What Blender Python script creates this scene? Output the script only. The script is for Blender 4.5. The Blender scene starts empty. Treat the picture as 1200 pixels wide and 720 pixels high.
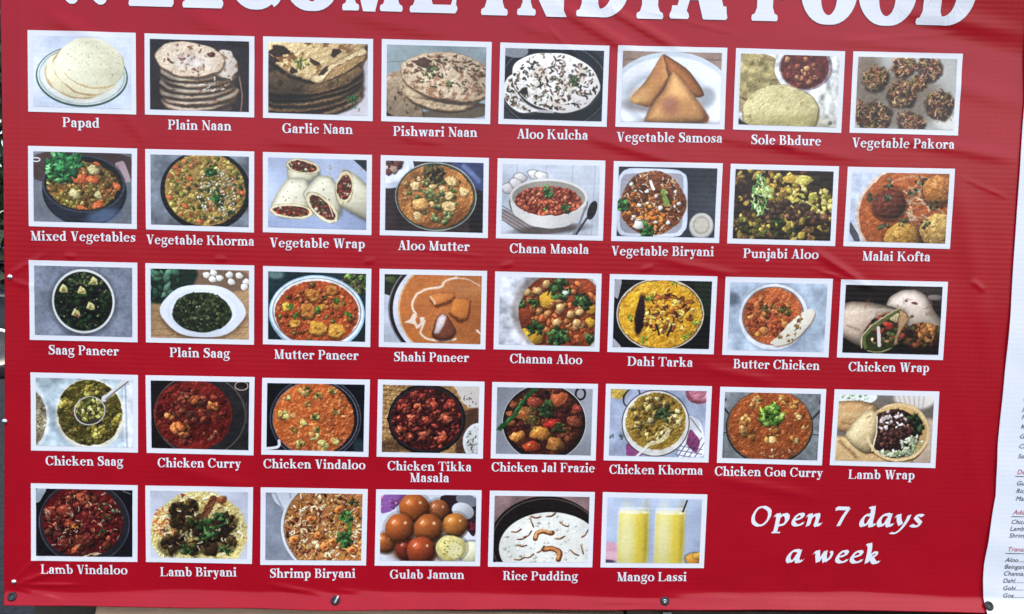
import bpy, bmesh, math, random
import numpy as np
from mathutils import Vector, geometry
R_ = math.radians
sc = bpy.context.scene

# ---------------------------------------------------------------- camera, sky, sun, exposure
cam = bpy.data.objects.new('camera', bpy.data.cameras.new('camera')); sc.collection.objects.link(cam); sc.camera = cam
cam.location = (1.16515, -2.11558, 1.55512); cam.rotation_euler = (R_(85.9661), R_(-1.36257), R_(-.63692))
cam.data.sensor_width = 36; cam.data.lens = 30; cam.data.clip_start = .05; cam.data.clip_end = 1000
SUN_AZ, SUN_EL = -40, 50            # sun behind the viewer, to the left (azimuth from straight behind), veiled
w = bpy.data.worlds.new('World'); sc.world = w; w.use_nodes = True; nt = w.node_tree
bg = nt.nodes['Background']; sky = nt.nodes.new('ShaderNodeTexSky'); sky.sky_type = 'NISHITA'; sky.sun_disc = False
sky.sun_elevation = R_(SUN_EL); sky.sun_rotation = R_(180 + SUN_AZ); sky.air_density = 1; sky.dust_density = 2; sky.ozone_density = 1.2
nt.links.new(sky.outputs[0], bg.inputs[0]); bg.inputs[1].default_value = .14
sd = bpy.data.lights.new('sun', 'SUN'); sun = bpy.data.objects.new('sun', sd); sc.collection.objects.link(sun)
sd.energy = .8; sd.angle = R_(25); sd.color = (1, .97, .93)
_d = Vector((math.sin(R_(SUN_AZ)) * math.cos(R_(SUN_EL)), -math.cos(R_(SUN_AZ)) * math.cos(R_(SUN_EL)), math.sin(R_(SUN_EL))))   # towards the sun
sun.rotation_euler = _d.to_track_quat('Z', 'Y').to_euler()
sc.view_settings.view_transform = 'Standard'; sc.view_settings.look = 'None'; sc.view_settings.exposure = 1.04; sc.view_settings.gamma = 1
sc.view_settings.use_curve_mapping = False

# ---------------------------------------------------------------- where things stand on the sheet (metres; x along the banner, z above the ground)
BOT = np.array([[-0.2051, 0.6211], [-0.0688, 0.6237], [0.136, 0.6265], [0.457, 0.6293], [0.5642, 0.6302], [0.7576, 0.6283], [0.9513, 0.6342], [1.2103, 0.6402], [1.47, 0.6418], [1.8608, 0.6514], [2.0787, 0.6544], [2.2099, 0.6536], [2.407, 0.6517], [2.5826, 0.6505]])
LEFT = np.array([[0.6219, -0.0701], [0.6456, -0.0754], [0.6841, -0.0759], [0.8605, -0.0717], [1.121, -0.0658], [1.4404, -0.0601], [1.7114, -0.0564], [1.8553, -0.0572], [2.119, -0.0569], [2.3084, -0.0551]])
RIDGES = [
 (1.2887, 2.1391, 1.479, 2.0342, 0.016, 0.0032), (1.3816, 2.1537, 1.5935, 2.0413, 0.012, 0.0026), (1.1965, 2.096, 1.2802, 2.0698, 0.014, 0.0015),
 (0.0639, 2.082, 0.2025, 2.021, 0.018, 0.003), (0.3816, 2.1067, 0.5564, 2.0344, 0.022, 0.0022), (0.7621, 2.1128, 1.0107, 2.0667, 0.02, 0.0016),
 (1.9263, 2.0808, 2.274, 2.0551, 0.014, 0.0014), (2.0338, 2.0283, 2.4184, 1.9393, 0.024, 0.002), (2.0897, 2.1565, 2.4076, 2.1037, 0.02, 0.0018),
 (1.2588, 2.0936, 1.3871, 1.9745, 0.005, 0.0012), (1.5069, 2.1327, 1.717, 2.0854, 0.005, 0.001), (2.0102, 2.0769, 2.2397, 2.0993, 0.005, 0.0008),
 (0.9358, 1.548, 1.1048, 1.531, 0.004, 0.0005), (1.9543, 1.5129, 2.0843, 1.4777, 0.004, 0.001), (2.3033, 1.749, 2.4016, 1.7095, 0.004, 0.0008),
 (1.6854, 1.8378, 2.025, 1.7944, 0.014, 0.0016), (1.3706, 1.8299, 1.5827, 1.773, 0.014, 0.0018), (1.9522, 1.5553, 2.0668, 1.4858, 0.009, 0.0022),
 (2.1067, 1.8485, 2.4061, 1.8039, 0.016, 0.002), (1.5704, 1.5314, 1.7418, 1.4994, 0.01, 0.0012), (1.6874, 1.263, 1.8388, 1.2362, 0.012, 0.0012),
 (1.7202, 0.9854, 1.9607, 0.942, 0.014, 0.0016), (0.3354, 0.9894, 0.5594, 0.9286, 0.018, 0.0016), (1.2533, 0.6662, 1.5586, 0.6586, 0.008, 0.0012),
 (0.6032, 0.6849, 0.7437, 0.6609, 0.007, 0.002), (0.7652, 0.6747, 0.9061, 0.6596, 0.007, 0.0016), (-0.0374, 0.677, 0.0875, 0.7236, 0.007, 0.0024),
 (-0.0375, 0.6726, 0.1084, 0.6754, 0.005, 0.002), (-0.0419, 0.6636, 0.065, 0.6391, 0.006, 0.0018), (-0.0414, 0.6946, 0.0454, 0.7757, 0.006, 0.0016),
 (-0.0413, 1.4408, 0.0545, 1.4178, 0.006, 0.0012), (-0.0409, 1.4619, 0.0349, 1.5056, 0.006, 0.001), (-0.0091, 2.1203, -0.0278, 1.2506, 0.005, 0.0008),
 (2.2808, 1.7694, 2.3954, 1.3047, 0.03, 0.0016), (2.3374, 1.1951, 2.426, 0.8229, 0.026, 0.0012), (1.6016, 0.6774, 1.7765, 0.6762, 0.008, 0.0016),
 (1.4277, 0.6606, 1.5847, 0.6614, 0.006, 0.0015), (0.0912, 1.507, 0.1141, 1.5054, 0.005, 0.0015), (0.4593, 1.5094, 0.4823, 1.5078, 0.005, 0.0015),
 (0.8269, 1.5096, 0.8479, 1.5143, 0.005, 0.0012), (1.1644, 1.507, 1.1896, 1.514, 0.005, 0.0014), (1.5119, 1.5068, 1.5371, 1.5137, 0.005, 0.0014),
 (2.3403, 1.4964, 2.3673, 1.4757, 0.006, 0.0016), (1.812, 1.8307, 1.8759, 1.8177, 0.009, 0.0015), (0.9108, 1.8183, 1.0154, 1.8044, 0.01, 0.001),
 (0.5986, 1.8001, 0.7444, 1.7893, 0.012, 0.001), (0.1851, 1.9229, 0.277, 1.8023, 0.016, 0.0012),
]
PHOTOS = [
 (0.0076, 2.049, 0.2664, 2.0498, 0.2662, 1.8546, 0.0062, 1.8548),
 (0.2873, 2.0494, 0.5528, 2.0486, 0.5526, 1.8547, 0.2871, 1.8552),
 (0.5736, 2.0497, 0.8397, 2.0501, 0.8408, 1.8534, 0.5739, 1.8546),
 (0.8608, 2.0507, 1.1277, 2.0505, 1.1279, 1.8533, 0.8616, 1.8539),
 (1.1485, 2.05, 1.4142, 2.0485, 1.4131, 1.8533, 1.1481, 1.8544),
 (1.4347, 2.0497, 1.7019, 2.0514, 1.7026, 1.8546, 1.4344, 1.8542),
 (1.7232, 2.0513, 1.9906, 2.0506, 1.9908, 1.8536, 1.7238, 1.8552),
 (2.0107, 2.0511, 2.2806, 2.0525, 2.2799, 1.8543, 2.0112, 1.8545),
 (0.0044, 1.7725, 0.268, 1.7728, 0.2658, 1.5765, 0.0032, 1.5774),
 (0.2874, 1.7722, 0.5532, 1.7726, 0.5527, 1.575, 0.2881, 1.5764),
 (0.5741, 1.7721, 0.84, 1.7718, 0.8411, 1.5756, 0.5746, 1.5765),
 (0.8615, 1.772, 1.1269, 1.7714, 1.1283, 1.5751, 0.8617, 1.5761),
 (1.1485, 1.7711, 1.413, 1.7716, 1.4131, 1.5756, 1.1485, 1.5752),
 (1.4336, 1.771, 1.7023, 1.7724, 1.701, 1.5765, 1.4333, 1.5754),
 (1.7218, 1.7719, 1.9895, 1.772, 1.9902, 1.5758, 1.7212, 1.5762),
 (2.0113, 1.7717, 2.2769, 1.7733, 2.2775, 1.5757, 2.0105, 1.5763),
 (0.0013, 1.4944, 0.2667, 1.4941, 0.2657, 1.2967, -0.0006, 1.2969),
 (0.2861, 1.4937, 0.5537, 1.4941, 0.5529, 1.297, 0.2864, 1.2971),
 (0.5752, 1.4934, 0.8422, 1.4927, 0.8416, 1.2978, 0.5751, 1.2988),
 (0.8625, 1.4932, 1.1285, 1.4941, 1.1283, 1.2981, 0.863, 1.2989),
 (1.1485, 1.4933, 1.4128, 1.494, 1.4131, 1.299, 1.1487, 1.299),
 (1.4331, 1.4937, 1.701, 1.494, 1.7001, 1.2986, 1.433, 1.2988),
 (1.7214, 1.4936, 1.9896, 1.4946, 1.9894, 1.2973, 1.7214, 1.298),
 (2.01, 1.4936, 2.2781, 1.4939, 2.2772, 1.2972, 2.0104, 1.2977),
 (-0.0004, 1.2156, 0.2664, 1.2152, 0.2653, 1.0193, -0.0017, 1.0187),
 (0.285, 1.2152, 0.5555, 1.2166, 0.5529, 1.018, 0.287, 1.0193),
 (0.5743, 1.2149, 0.8421, 1.2161, 0.8403, 1.0197, 0.5723, 1.0206),
 (0.862, 1.217, 1.1281, 1.2171, 1.1279, 1.0214, 0.8609, 1.0209),
 (1.1474, 1.2169, 1.4125, 1.2176, 1.4125, 1.0223, 1.1476, 1.0226),
 (1.4325, 1.2185, 1.6994, 1.2178, 1.6978, 1.0234, 1.4325, 1.0234),
 (1.7203, 1.2172, 1.9875, 1.2171, 1.9859, 1.0221, 1.7193, 1.0233),
 (2.0087, 1.2171, 2.2733, 1.2175, 2.2745, 1.0213, 2.0057, 1.0232),
 (-0.0034, 0.9354, 0.2642, 0.9363, 0.2607, 0.7381, -0.0054, 0.7371),
 (0.2832, 0.9362, 0.5522, 0.9368, 0.5496, 0.7393, 0.2822, 0.7385),
 (0.571, 0.9368, 0.8397, 0.9373, 0.8377, 0.7404, 0.5707, 0.7372),
 (0.8608, 0.9372, 1.1266, 0.9404, 1.1267, 0.7447, 0.8595, 0.7405),
 (1.1475, 0.9402, 1.4129, 0.9418, 1.4116, 0.7485, 1.1468, 0.7438),
 (1.433, 0.9423, 1.6981, 0.9418, 1.6963, 0.7512, 1.4325, 0.7485),
]
CAPTIONS = [
 ('Papad', 0.0884, 1.8201, 0.1779, 1.8204), ('Plain Naan', 0.3429, 1.821, 0.498, 1.8217),
 ('Garlic Naan', 0.621, 1.8195, 0.7931, 1.8213), ('Pishwari Naan', 0.8912, 1.8196, 1.0976, 1.8215),
 ('Aloo Kulcha', 1.1945, 1.8203, 1.3674, 1.8212), ('Vegetable Samosa', 1.4385, 1.8186, 1.6976, 1.8223),
 ('Sole Bhdure', 1.7703, 1.8206, 1.9424, 1.8214), ('Vegetable Pakora', 2.019, 1.8196, 2.2708, 1.8215),
 ('Mixed Vegetables', 0.0072, 1.5429, 0.2624, 1.5456), ('Vegetable Khorma', 0.2888, 1.5408, 0.5528, 1.5427),
 ('Vegetable Wrap', 0.5916, 1.5402, 0.8253, 1.5429), ('Aloo Mutter', 0.9071, 1.5408, 1.0842, 1.5425),
 ('Chana Masala', 1.1833, 1.54, 1.3782, 1.5423), ('Vegetable Biryani', 1.435, 1.54, 1.6898, 1.5438),
 ('Punjabi Aloo', 1.7626, 1.5417, 1.9502, 1.5431), ('Malai Kofta', 2.0599, 1.5419, 2.2292, 1.5438),
 ('Saag Paneer', 0.046, 1.2617, 0.2196, 1.2628), ('Plain Saag', 0.3447, 1.2622, 0.4942, 1.263),
 ('Mutter Paneer', 0.6034, 1.2631, 0.8132, 1.2652), ('Shahi Paneer', 0.9016, 1.2639, 1.0883, 1.2657),
 ('Channa Aloo', 1.1902, 1.2654, 1.3712, 1.2664), ('Dahi Tarka', 1.4842, 1.2652, 1.6479, 1.266),
 ('Butter Chicken', 1.7506, 1.2648, 1.9687, 1.2651), ('Chicken Wrap', 2.041, 1.2639, 2.2437, 1.2661),
 ('Chicken Saag', 0.0344, 0.982, 0.2287, 0.9851), ('Chicken Curry', 0.3144, 0.9839, 0.522, 0.9858),
 ('Chicken Vindaloo', 0.5778, 0.9862, 0.8331, 0.9881), ('Chicken Tikka', 0.8887, 0.9871, 1.0989, 0.9886),
 ('Chicken Jal Frazie', 1.1505, 0.9895, 1.4112, 0.9923), ('Chicken Khorma', 1.4478, 0.9895, 1.6835, 0.9922),
 ('Chicken Goa Curry', 1.7148, 0.9907, 1.9896, 0.9921), ('Lamb Wrap', 2.0546, 0.9892, 2.2232, 0.9912),
 ('Lamb Vindaloo', 0.0187, 0.7044, 0.2358, 0.7056), ('Lamb Biryani', 0.318, 0.7023, 0.5114, 0.7058),
 ('Shrimp Biryani', 0.596, 0.7047, 0.8115, 0.7081), ('Gulab Jamun', 0.8987, 0.7074, 1.0879, 0.7107),
 ('Rice Pudding', 1.1855, 0.7102, 1.3763, 0.7133), ('Mango Lassi', 1.4758, 0.7137, 1.6537, 0.7165),
 ('Masala', 0.9454, 0.9581, 1.0433, 0.9592),
]
TITLE = [
 ('W', 0.0543, 2.1153, 0.2419, 2.1158), ('E', 0.2501, 2.1129, 0.3585, 2.1131), ('L', 0.3792, 2.1126, 0.4778, 2.1127),
 ('C', 0.4902, 2.1145, 0.6179, 2.1144), ('O', 0.622, 2.1149, 0.7603, 2.1146), ('M', 0.7644, 2.1157, 0.9108, 2.1159),
 ('E', 0.9273, 2.1154, 1.0429, 2.1156), ('I', 1.0998, 2.1139, 1.165, 2.1139), ('N', 1.1815, 2.1158, 1.3078, 2.1152),
 ('D', 1.3304, 2.1156, 1.459, 2.1159), ('I', 1.4769, 2.1148, 1.5426, 2.1152), ('A', 1.557, 2.1171, 1.6985, 2.1172),
 ('F', 1.7568, 2.1173, 1.8654, 2.1176), ('O', 1.876, 2.1156, 2.014, 2.1157), ('O', 2.0161, 2.1165, 2.1562, 2.1166),
 ('D', 2.1581, 2.1186, 2.2959, 2.1173),
]
ITALIC = [
 ('Open 7 days', 1.8105, 0.8616, 2.2514, 0.8671),
 ('a week', 1.9043, 0.7678, 2.1497, 0.7696),
]
MENU_EDGE = [
 (2.3958, 2.3602), (2.4207, 2.1806), (2.438, 1.9563), (2.4364, 1.8086), (2.4365, 1.6808),
 (2.4364, 1.5497), (2.4371, 1.4197), (2.4328, 1.2883), (2.4318, 1.2624), (2.4308, 1.2147),
 (2.4284, 1.1537), (2.4264, 1.088), (2.4282, 1.0), (2.4302, 0.9558), (2.4254, 0.9114),
 (2.419, 0.8376), (2.4135, 0.7766), (2.413, 0.7317), (2.4162, 0.6913), (2.4185, 0.6718),
 (2.4193, 0.6517), (2.4206, 0.6426),
]
MENU = [
 ('Aloo Mutter', 2.4824, 1.2506, 2.5684, 1.2509, 0), ('Vegetable', 2.4818, 1.2246, 2.568, 1.2249, 0),
 ('Chana Masala', 2.4812, 1.1986, 2.5676, 1.1988, 0), ('Jal Frazie', 2.4817, 1.1747, 2.5681, 1.1749, 0),
 ('Naan', 2.4806, 1.1528, 2.567, 1.1531, 0), ('Khorma', 2.4805, 1.1288, 2.567, 1.1291, 0),
 ('Goa Curry', 2.4792, 1.1036, 2.5657, 1.1038, 0), ('Chicken', 2.4789, 1.0783, 2.5656, 1.0785, 0),
 ('Saag', 2.4785, 1.053, 2.5654, 1.0532, 0), ('Desserts', 2.4783, 1.0122, 2.5655, 1.0123, 1),
 ('Gulab Jamun.....', 2.4794, 0.9834, 2.5667, 0.9835, 0), ('Rice Pudding.....', 2.48, 0.9635, 2.5675, 0.9635, 0),
 ('Mango Lassi.....', 2.4808, 0.9435, 2.5685, 0.9435, 0), ('Add Ons', 2.4774, 0.9074, 2.5652, 0.9073, 1),
 ('Chicken.....', 2.4739, 0.8825, 2.5617, 0.8825, 0), ('Lamb.....', 2.4722, 0.8648, 2.5599, 0.8648, 0),
 ('Shrimp.....', 2.4709, 0.8473, 2.5586, 0.8473, 0), ('Translations', 2.468, 0.8115, 2.5561, 0.8114, 1),
 ('Aloo................', 2.4657, 0.7834, 2.5537, 0.7833, 0), ('Baingan...........', 2.4649, 0.7651, 2.5531, 0.765, 0),
 ('Channa............', 2.4641, 0.747, 2.5525, 0.7468, 0), ('Dahl................', 2.4637, 0.728, 2.5521, 0.7279, 0),
 ('Gobi................', 2.4645, 0.7089, 2.5529, 0.7088, 0), ('Goa.................', 2.4653, 0.6898, 2.5537, 0.6897, 0),
]
EYELETS = [
 (-0.0533, 0.6434),
 (0.7625, 0.6508),
 (1.599, 0.6651),
]
MENU_EYELET = (2.4274, 0.6701)
PINS = [
 (-0.0461, 1.4516),
 (-0.0506, 0.6803),
 (-0.066, 1.0909),
]
# ---------------------------------------------------------------- the hanging vinyl: out-of-plane shape of the sheet (metres, negative = towards the viewer)
def _vn(x, z, s, seed):
    x = np.asarray(x, float) / s + seed * 17.31; z = np.asarray(z, float) / s + seed * 7.77
    ix = np.floor(x); iz = np.floor(z); tx = x - ix; tz = z - iz
    tx = tx * tx * (3 - 2 * tx); tz = tz * tz * (3 - 2 * tz)
    h = lambda a, b: np.modf(np.abs(np.sin(a * 127.1 + b * 311.7 + seed * 3.3) * 43758.5453))[0]
    return (h(ix, iz) * (1 - tx) + h(ix + 1, iz) * tx) * (1 - tz) + (h(ix, iz + 1) * (1 - tx) + h(ix + 1, iz + 1) * tx) * tz - .5
def smooth(a): a = np.clip(a, 0, 1); return a * a * (3 - 2 * a)
def bottom_z(x): return np.interp(x, BOT[:, 0], BOT[:, 1])
def left_x(z): return np.interp(z, LEFT[:, 0], LEFT[:, 1])
def ridge(x, z, x0, z0, x1, z1, s, a):
    ex, ez = x1 - x0, z1 - z0; L2 = ex * ex + ez * ez
    t = ((x - x0) * ex + (z - z0) * ez) / L2; L = math.sqrt(L2)
    d = np.abs((x - x0) * ez - (z - z0) * ex) / L
    fall = smooth((t + .25) / .5) * smooth((1.25 - t) / .5)
    return -a * np.exp(-(d / s) ** 2) * fall
def D(x, z):
    x = np.asarray(x, float); z = np.asarray(z, float)
    zb = bottom_z(x); h = z - zb
    y = .007 * _vn(x, z, .55, 1) + .0030 * _vn(x, z, .21, 2) + .0011 * _vn(x + .5 * z, z, .09, 3)
    y = y + .0022 * _vn(x * .35, z, .05, 4) * smooth((.20 - h) / .12)            # long ripples along the hem
    hs = .034 + .022 * _vn(x, 0 * x, .28, 5) + .006 * _vn(x, 0 * x, .09, 6)     # height where the hem starts to turn out
    t = hs - h
    y = y - .50 * np.where(t < 0, 0, np.where(t < .012, t * t / .024, t - .006))
    c = np.clip(z + .25 * (x - 2.3) - 2.075, 0, 1); y = y - (.16 * c * c / (c + .03)) * smooth((x - 1.95) / .3)       # top right corner leans over, a bend added to darken its reflection
    for r in RIDGES: y = y + ridge(x, z, *r)
    return y
# ---------------------------------------------------------------- lettering: bold old-style serif, heavy display serif and a broad-pen italic, built from strokes
class Pen:
    def __init__(s, S=.215, T=.07, F=.062, rnd=False): s.S, s.T, s.F, s.rnd = S, T, F, rnd; s.P = []
    def poly(s, pts): s.P.append([(float(a), float(b)) for a, b in pts])
    def box(s, x0, y0, x1, y1): s.poly([(x0, y0), (x1, y0), (x1, y1), (x0, y1)])
    def dot(s, x, y, r, n=14): s.poly([(x + r * math.cos(k * 6.2832 / n), y + r * math.sin(k * 6.2832 / n)) for k in range(n)])
    def foot(s, x, y, l=None, r=None, up=1, w=None):           # bracketed serif centred on a stem at x; up=1 at the baseline, -1 hanging
        w = (w or s.S) / 2; l = w + .1 if l is None else l; r = w + .1 if r is None else r; F = s.F * up; b = .075 * up * (1.6 if s.rnd else 1)
        if s.rnd:
            s.poly([(x - l + .02, y), (x + r - .02, y), (x + r, y + F * .4), (x + r - .01, y + F), (x + w + (r - w) * .35, y + F * 1.3), (x + w, y + F + b), (x - w, y + F + b), (x - w - (l - w) * .35, y + F * 1.3), (x - l + .01, y + F), (x - l, y + F * .4)])
        else:
            s.poly([(x - l, y), (x + r, y), (x + r, y + F * .8), (x + w + (r - w) * .4, y + F * 1.1), (x + w, y + F + b), (x - w, y + F + b), (x - w - (l - w) * .4, y + F * 1.1), (x - l, y + F * .8)])
    def stem(s, x, y0, y1, w=None, lo=1, hi=1):
        w = w or s.S; s.box(x - w / 2, y0, x + w / 2, y1)
        if lo: s.foot(x, y0, w=w)
        if hi: s.foot(x, y1, up=-1, w=w)
    def flag(s, x, y, w=None):                                # slanted head serif of lower-case stems
        w = (w or s.S) / 2; s.poly([(x - w - .11, y - .075), (x - w - .11, y - .035), (x + w, y + .015), (x + w, y - .16), (x - w, y - .13)])
    def arc(s, cx, cy, rx, ry, a0, a1, ws=None, wt=None, n=18, e=1.3):
        ws = ws or s.S; wt = wt or s.T; pts = []
        for k in range(n + 1):
            a = math.radians(a0 + (a1 - a0) * k / n); w = wt + (ws - wt) * abs(math.cos(a)) ** e
            X, Y = (rx - ws / 2) * math.cos(a), (ry - wt / 2) * math.sin(a); nx, ny = math.cos(a) / rx, math.sin(a) / ry; L = math.hypot(nx, ny)
            pts.append((cx + X + nx / L * w / 2, cy + Y + ny / L * w / 2, cx + X - nx / L * w / 2, cy + Y - ny / L * w / 2))
        for p, q in zip(pts, pts[1:]): s.poly([(p[0], p[1]), (q[0], q[1]), (q[2], q[3]), (p[2], p[3])])
    def diag(s, x0, y0, x1, y1, w): s.poly([(x0 - w / 2, y0), (x0 + w / 2, y0), (x1 + w / 2, y1), (x1 - w / 2, y1)])
    def spine(s, pts, ws):                                    # smooth path with a width at each point
        P = catmull([(a, b, c) for (a, b), c in zip(pts, ws)], 5); o = []
        for i, (x, y, w) in enumerate(P):
            a = P[max(0, i - 1)]; b = P[min(len(P) - 1, i + 1)]; dx, dy = b[0] - a[0], b[1] - a[1]; L = math.hypot(dx, dy) or 1
            o.append((x - dy / L * w / 2, y + dx / L * w / 2, x + dy / L * w / 2, y - dx / L * w / 2))
        for p, q in zip(o, o[1:]): s.poly([(p[0], p[1]), (q[0], q[1]), (q[2], q[3]), (p[2], p[3])])
    def nib(s, pts, W=.225, ang=38, T=.09):                    # broad pen
        P = catmull([p + (0,) for p in pts], 6); nx, ny = math.cos(math.radians(ang)) * W / 2, math.sin(math.radians(ang)) * W / 2
        for (ax, ay, _), (bx, by, _) in zip(P, P[1:]):
            s.poly([(ax - nx, ay - ny), (bx - nx, by - ny), (bx + nx, by + ny), (ax + nx, ay + ny)])
        s.spine(pts, [T] * len(pts))

def catmull(P, n):
    if len(P) < 3: return P
    Q = [P[0]] + list(P) + [P[-1]]; out = []
    for i in range(1, len(Q) - 2):
        for k in range(n):
            t = k / n; out.append(tuple(.5 * (2 * b + (c - a) * t + (2 * a - 5 * b + 4 * c - d) * t * t + (3 * b - a - 3 * c + d) * t ** 3) for a, b, c, d in zip(Q[i - 1], Q[i], Q[i + 1], Q[i + 2])))
    return out + [P[-1]]

def glyph(ch, p):
    S, T, F = p.S, p.T, p.F; h = S / 2; x = .665; A = 1.04; Dn = -.33
    l0 = .09 + h                                              # centre of a first stem (serif starts at 0)
    if ch == 'o': p.arc(.36, x / 2, .35, x / 2 + .015, 0, 360, n=26); return .72
    if ch == 'n' or ch == 'h':
        p.stem(l0, 0, (x if ch == 'n' else A) - .03, hi=0); p.flag(l0, x if ch == 'n' else A); r = l0 + .39
        p.arc(l0 + .17, x - .28, .22 + h, .295, 0, 160, wt=.1); p.stem(r, 0, x - .27, hi=0); return r + h + .1
    if ch == 'm':
        p.stem(l0, 0, x - .03, hi=0); p.flag(l0, x)
        for k in (0, 1): p.arc(l0 + .17 + .38 * k, x - .28, .21 + h, .295, 0, 160, wt=.1); p.stem(l0 + .38 * (k + 1), 0, x - .27, hi=0)
        return l0 + .76 + h + .1
    if ch == 'u':
        p.stem(l0, .25, x - .03, lo=0, hi=0); p.flag(l0, x); p.arc(l0 + .19, .27, .19 + h, .285, 180, 330, wt=.1); p.stem(l0 + .39, 0, x - .03, lo=0, hi=0); p.flag(l0 + .39, x); p.box(l0 + .39, 0, l0 + .39 + h + .1, F); return l0 + .39 + h + .1
    if ch == 'r': p.stem(l0, 0, x - .03, hi=0); p.flag(l0, x); p.arc(l0 + .19, x - .22, .18, .235, 60, 165, wt=.09, ws=.1); p.dot(l0 + .28, x - .12, .115); return l0 + .4
    if ch in 'ij':
        if ch == 'i': p.stem(l0, 0, x - .03, hi=0)
        else: p.box(l0 - h, -.1, l0 + h, x - .03); p.arc(l0 - .12, -.12, .12 + h, .22, 270, 360); p.dot(l0 - .17, -.24, .09)
        p.flag(l0, x); p.dot(l0, .93, .125); return l0 + h + (.1 if ch == 'i' else .05)
    if ch == 'l': p.stem(l0, 0, A - .03, hi=0); p.flag(l0, A); return l0 + h + .1
    if ch == 'd': p.arc(.31, x / 2, .3, x / 2 + .015, 55, 305, wt=.08); p.stem(.5, .02, A - .03, lo=0, hi=0); p.flag(.5, A); p.box(.5, 0, .5 + h + .1, F); p.spine([(.36, x - .03), (.5, x - .1)], [T, T]); p.spine([(.36, .03), (.5, .1)], [T, T]); return .5 + h + .11
    if ch == 'b': p.stem(l0, .03, A - .03, lo=0, hi=0); p.flag(l0, A); p.arc(l0 + .19, x / 2, .3, x / 2 + .015, -140, 140, wt=.08); return l0 + .53
    if ch == 'p': p.stem(l0, Dn, x - .03, hi=0); p.flag(l0, x); p.arc(l0 + .19, x / 2, .3, x / 2 + .015, -140, 140, wt=.08); return l0 + .53
    if ch == 'a':
        p.stem(.43, .1, .48, lo=0, hi=0); p.arc(.28, .47, .15 + h, .235, 0, 150, wt=.09); p.dot(.14, .52, .095); p.arc(.24, .2, .22, .2, 75, 300, wt=.075); p.spine([(.25, .395), (.43, .43)], [T, T]); p.spine([(.28, .03), (.42, .12)], [T, T]); p.arc(.55, .13, .12 + h, .14, 180, 275, wt=.07); return .62
    if ch == 'e': p.arc(.33, x / 2, .32, x / 2 + .015, 5, 320, wt=.08, n=24, e=1.6); p.box(.15, x / 2 + .02, .6, x / 2 + .02 + T); return .66
    if ch == 'c': p.arc(.33, x / 2, .32, x / 2 + .015, 50, 322, wt=.08, n=22, e=1.6); p.dot(.49, x - .19, .105); return .62
    if ch == 's': p.spine([(.45, x - .2), (.42, x - .05), (.26, x - .03), (.13, x - .14), (.2, x / 2 + .07), (.36, x / 2 - .07), (.42, .15), (.26, .035), (.12, .06), (.07, .2)], [.05, .07, .08, .15, .2, .2, .15, .08, .07, .05]); p.poly([(.42, x + .01), (.48, x + .01), (.48, x - .24), (.44, x - .24)]); p.poly([(.04, -.01), (.1, -.01), (.08, .24), (.04, .24)]); return .54
    if ch == 't': p.box(.12, .14, .12 + S, .86); p.poly([(0, x - .04), (.12, x), (.12 + S, .93), (.12 + S, x - .04)]); p.box(0, x - .07, .46, x); p.arc(.28, .16, .16, .175, 180, 300, wt=.085); p.spine([(.33, .03), (.45, .1)], [.08, .04]); return .48
    if ch == 'f': p.stem(.2, 0, .8, hi=0); p.box(0, x - .07, .45, x); p.arc(.37, .8, .17 + h, .25, 70, 180, wt=.08); p.dot(.46, .9, .1); return .47
    if ch == 'k': p.stem(l0, 0, A - .03, hi=0); p.flag(l0, A); p.diag(l0 + .06, .27, l0 + .33, x - .03, .085); p.diag(l0 + .4, .03, l0 + .19, .42, S * 1.1); p.foot(l0 + .42, 0, l=.19, r=.19, w=.12); p.foot(l0 + .33, x, l=.15, r=.15, up=-1, w=.06); return l0 + .62
    if ch == 'g':
        p.arc(.29, .47, .26, .235, 0, 360, n=22, ws=S * .8); p.spine([(.18, .28), (.1, .16), (.2, .08)], [.06, .08, .1]); p.spine([(.13, .1), (.3, .07), (.5, .05), (.57, -.09), (.46, -.25), (.28, -.29), (.09, -.25), (.04, -.13), (.16, 0.03)], [.09, .15, .16, .13, .09, .075, .08, .09, .06]); p.spine([(.43, .62), (.52, .7), (.6, .68)], [.06, .06, .06]); p.dot(.6, .64, .065); return .66
    if ch == 'v': p.diag(.17, x - .03, .34, -.01, S * 1.1); p.diag(.52, x - .03, .34, -.01, .07); p.foot(.15, x, up=-1, l=.17, r=.18, w=.2); p.foot(.53, x, up=-1, l=.13, r=.13, w=.06); return .67
    if ch == 'w':
        for k in (0, .38): p.diag(.17 + k, x - .03, .32 + k, -.01, S * 1.05); p.diag(.48 + k, x - .03, .34 + k, -.01, .075)
        p.foot(.15, x, up=-1, l=.16, r=.17, w=.2); p.foot(.54, x, up=-1, l=.16, r=.13, w=.2); p.foot(.88, x, up=-1, l=.12, r=.13, w=.06); return 1.0
    if ch == 'y': p.diag(.17, x - .03, .35, .03, S * 1.1); p.diag(.53, x - .03, .32, -.16, .075); p.spine([(.34, -.08), (.28, -.23), (.15, -.28)], [.07, .08, .07]); p.dot(.14, -.23, .1); p.foot(.15, x, up=-1, l=.17, r=.18, w=.2); p.foot(.54, x, up=-1, l=.13, r=.13, w=.06); return .67
    if ch == 'z': p.box(.04, x - .075, .52, x); p.box(.04, 0, .54, .075); p.diag(.16, .02, .42, x - .02, S); p.poly([(.04, x), (.1, x), (.08, x - .22), (.04, x - .22)]); p.poly([(.54, 0), (.48, 0), (.5, .22), (.55, .22)]); return .58
    if ch == 'x': p.diag(.17, x - .03, .48, .03, S * 1.1); p.diag(.5, x - .03, .16, .03, .075); p.foot(.16, x, up=-1, l=.16, r=.17, w=.2); p.foot(.5, x, up=-1, l=.13, r=.13, w=.06); p.foot(.5, 0, l=.17, r=.15, w=.2); p.foot(.15, 0, l=.13, r=.13, w=.06); return .66
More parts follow.
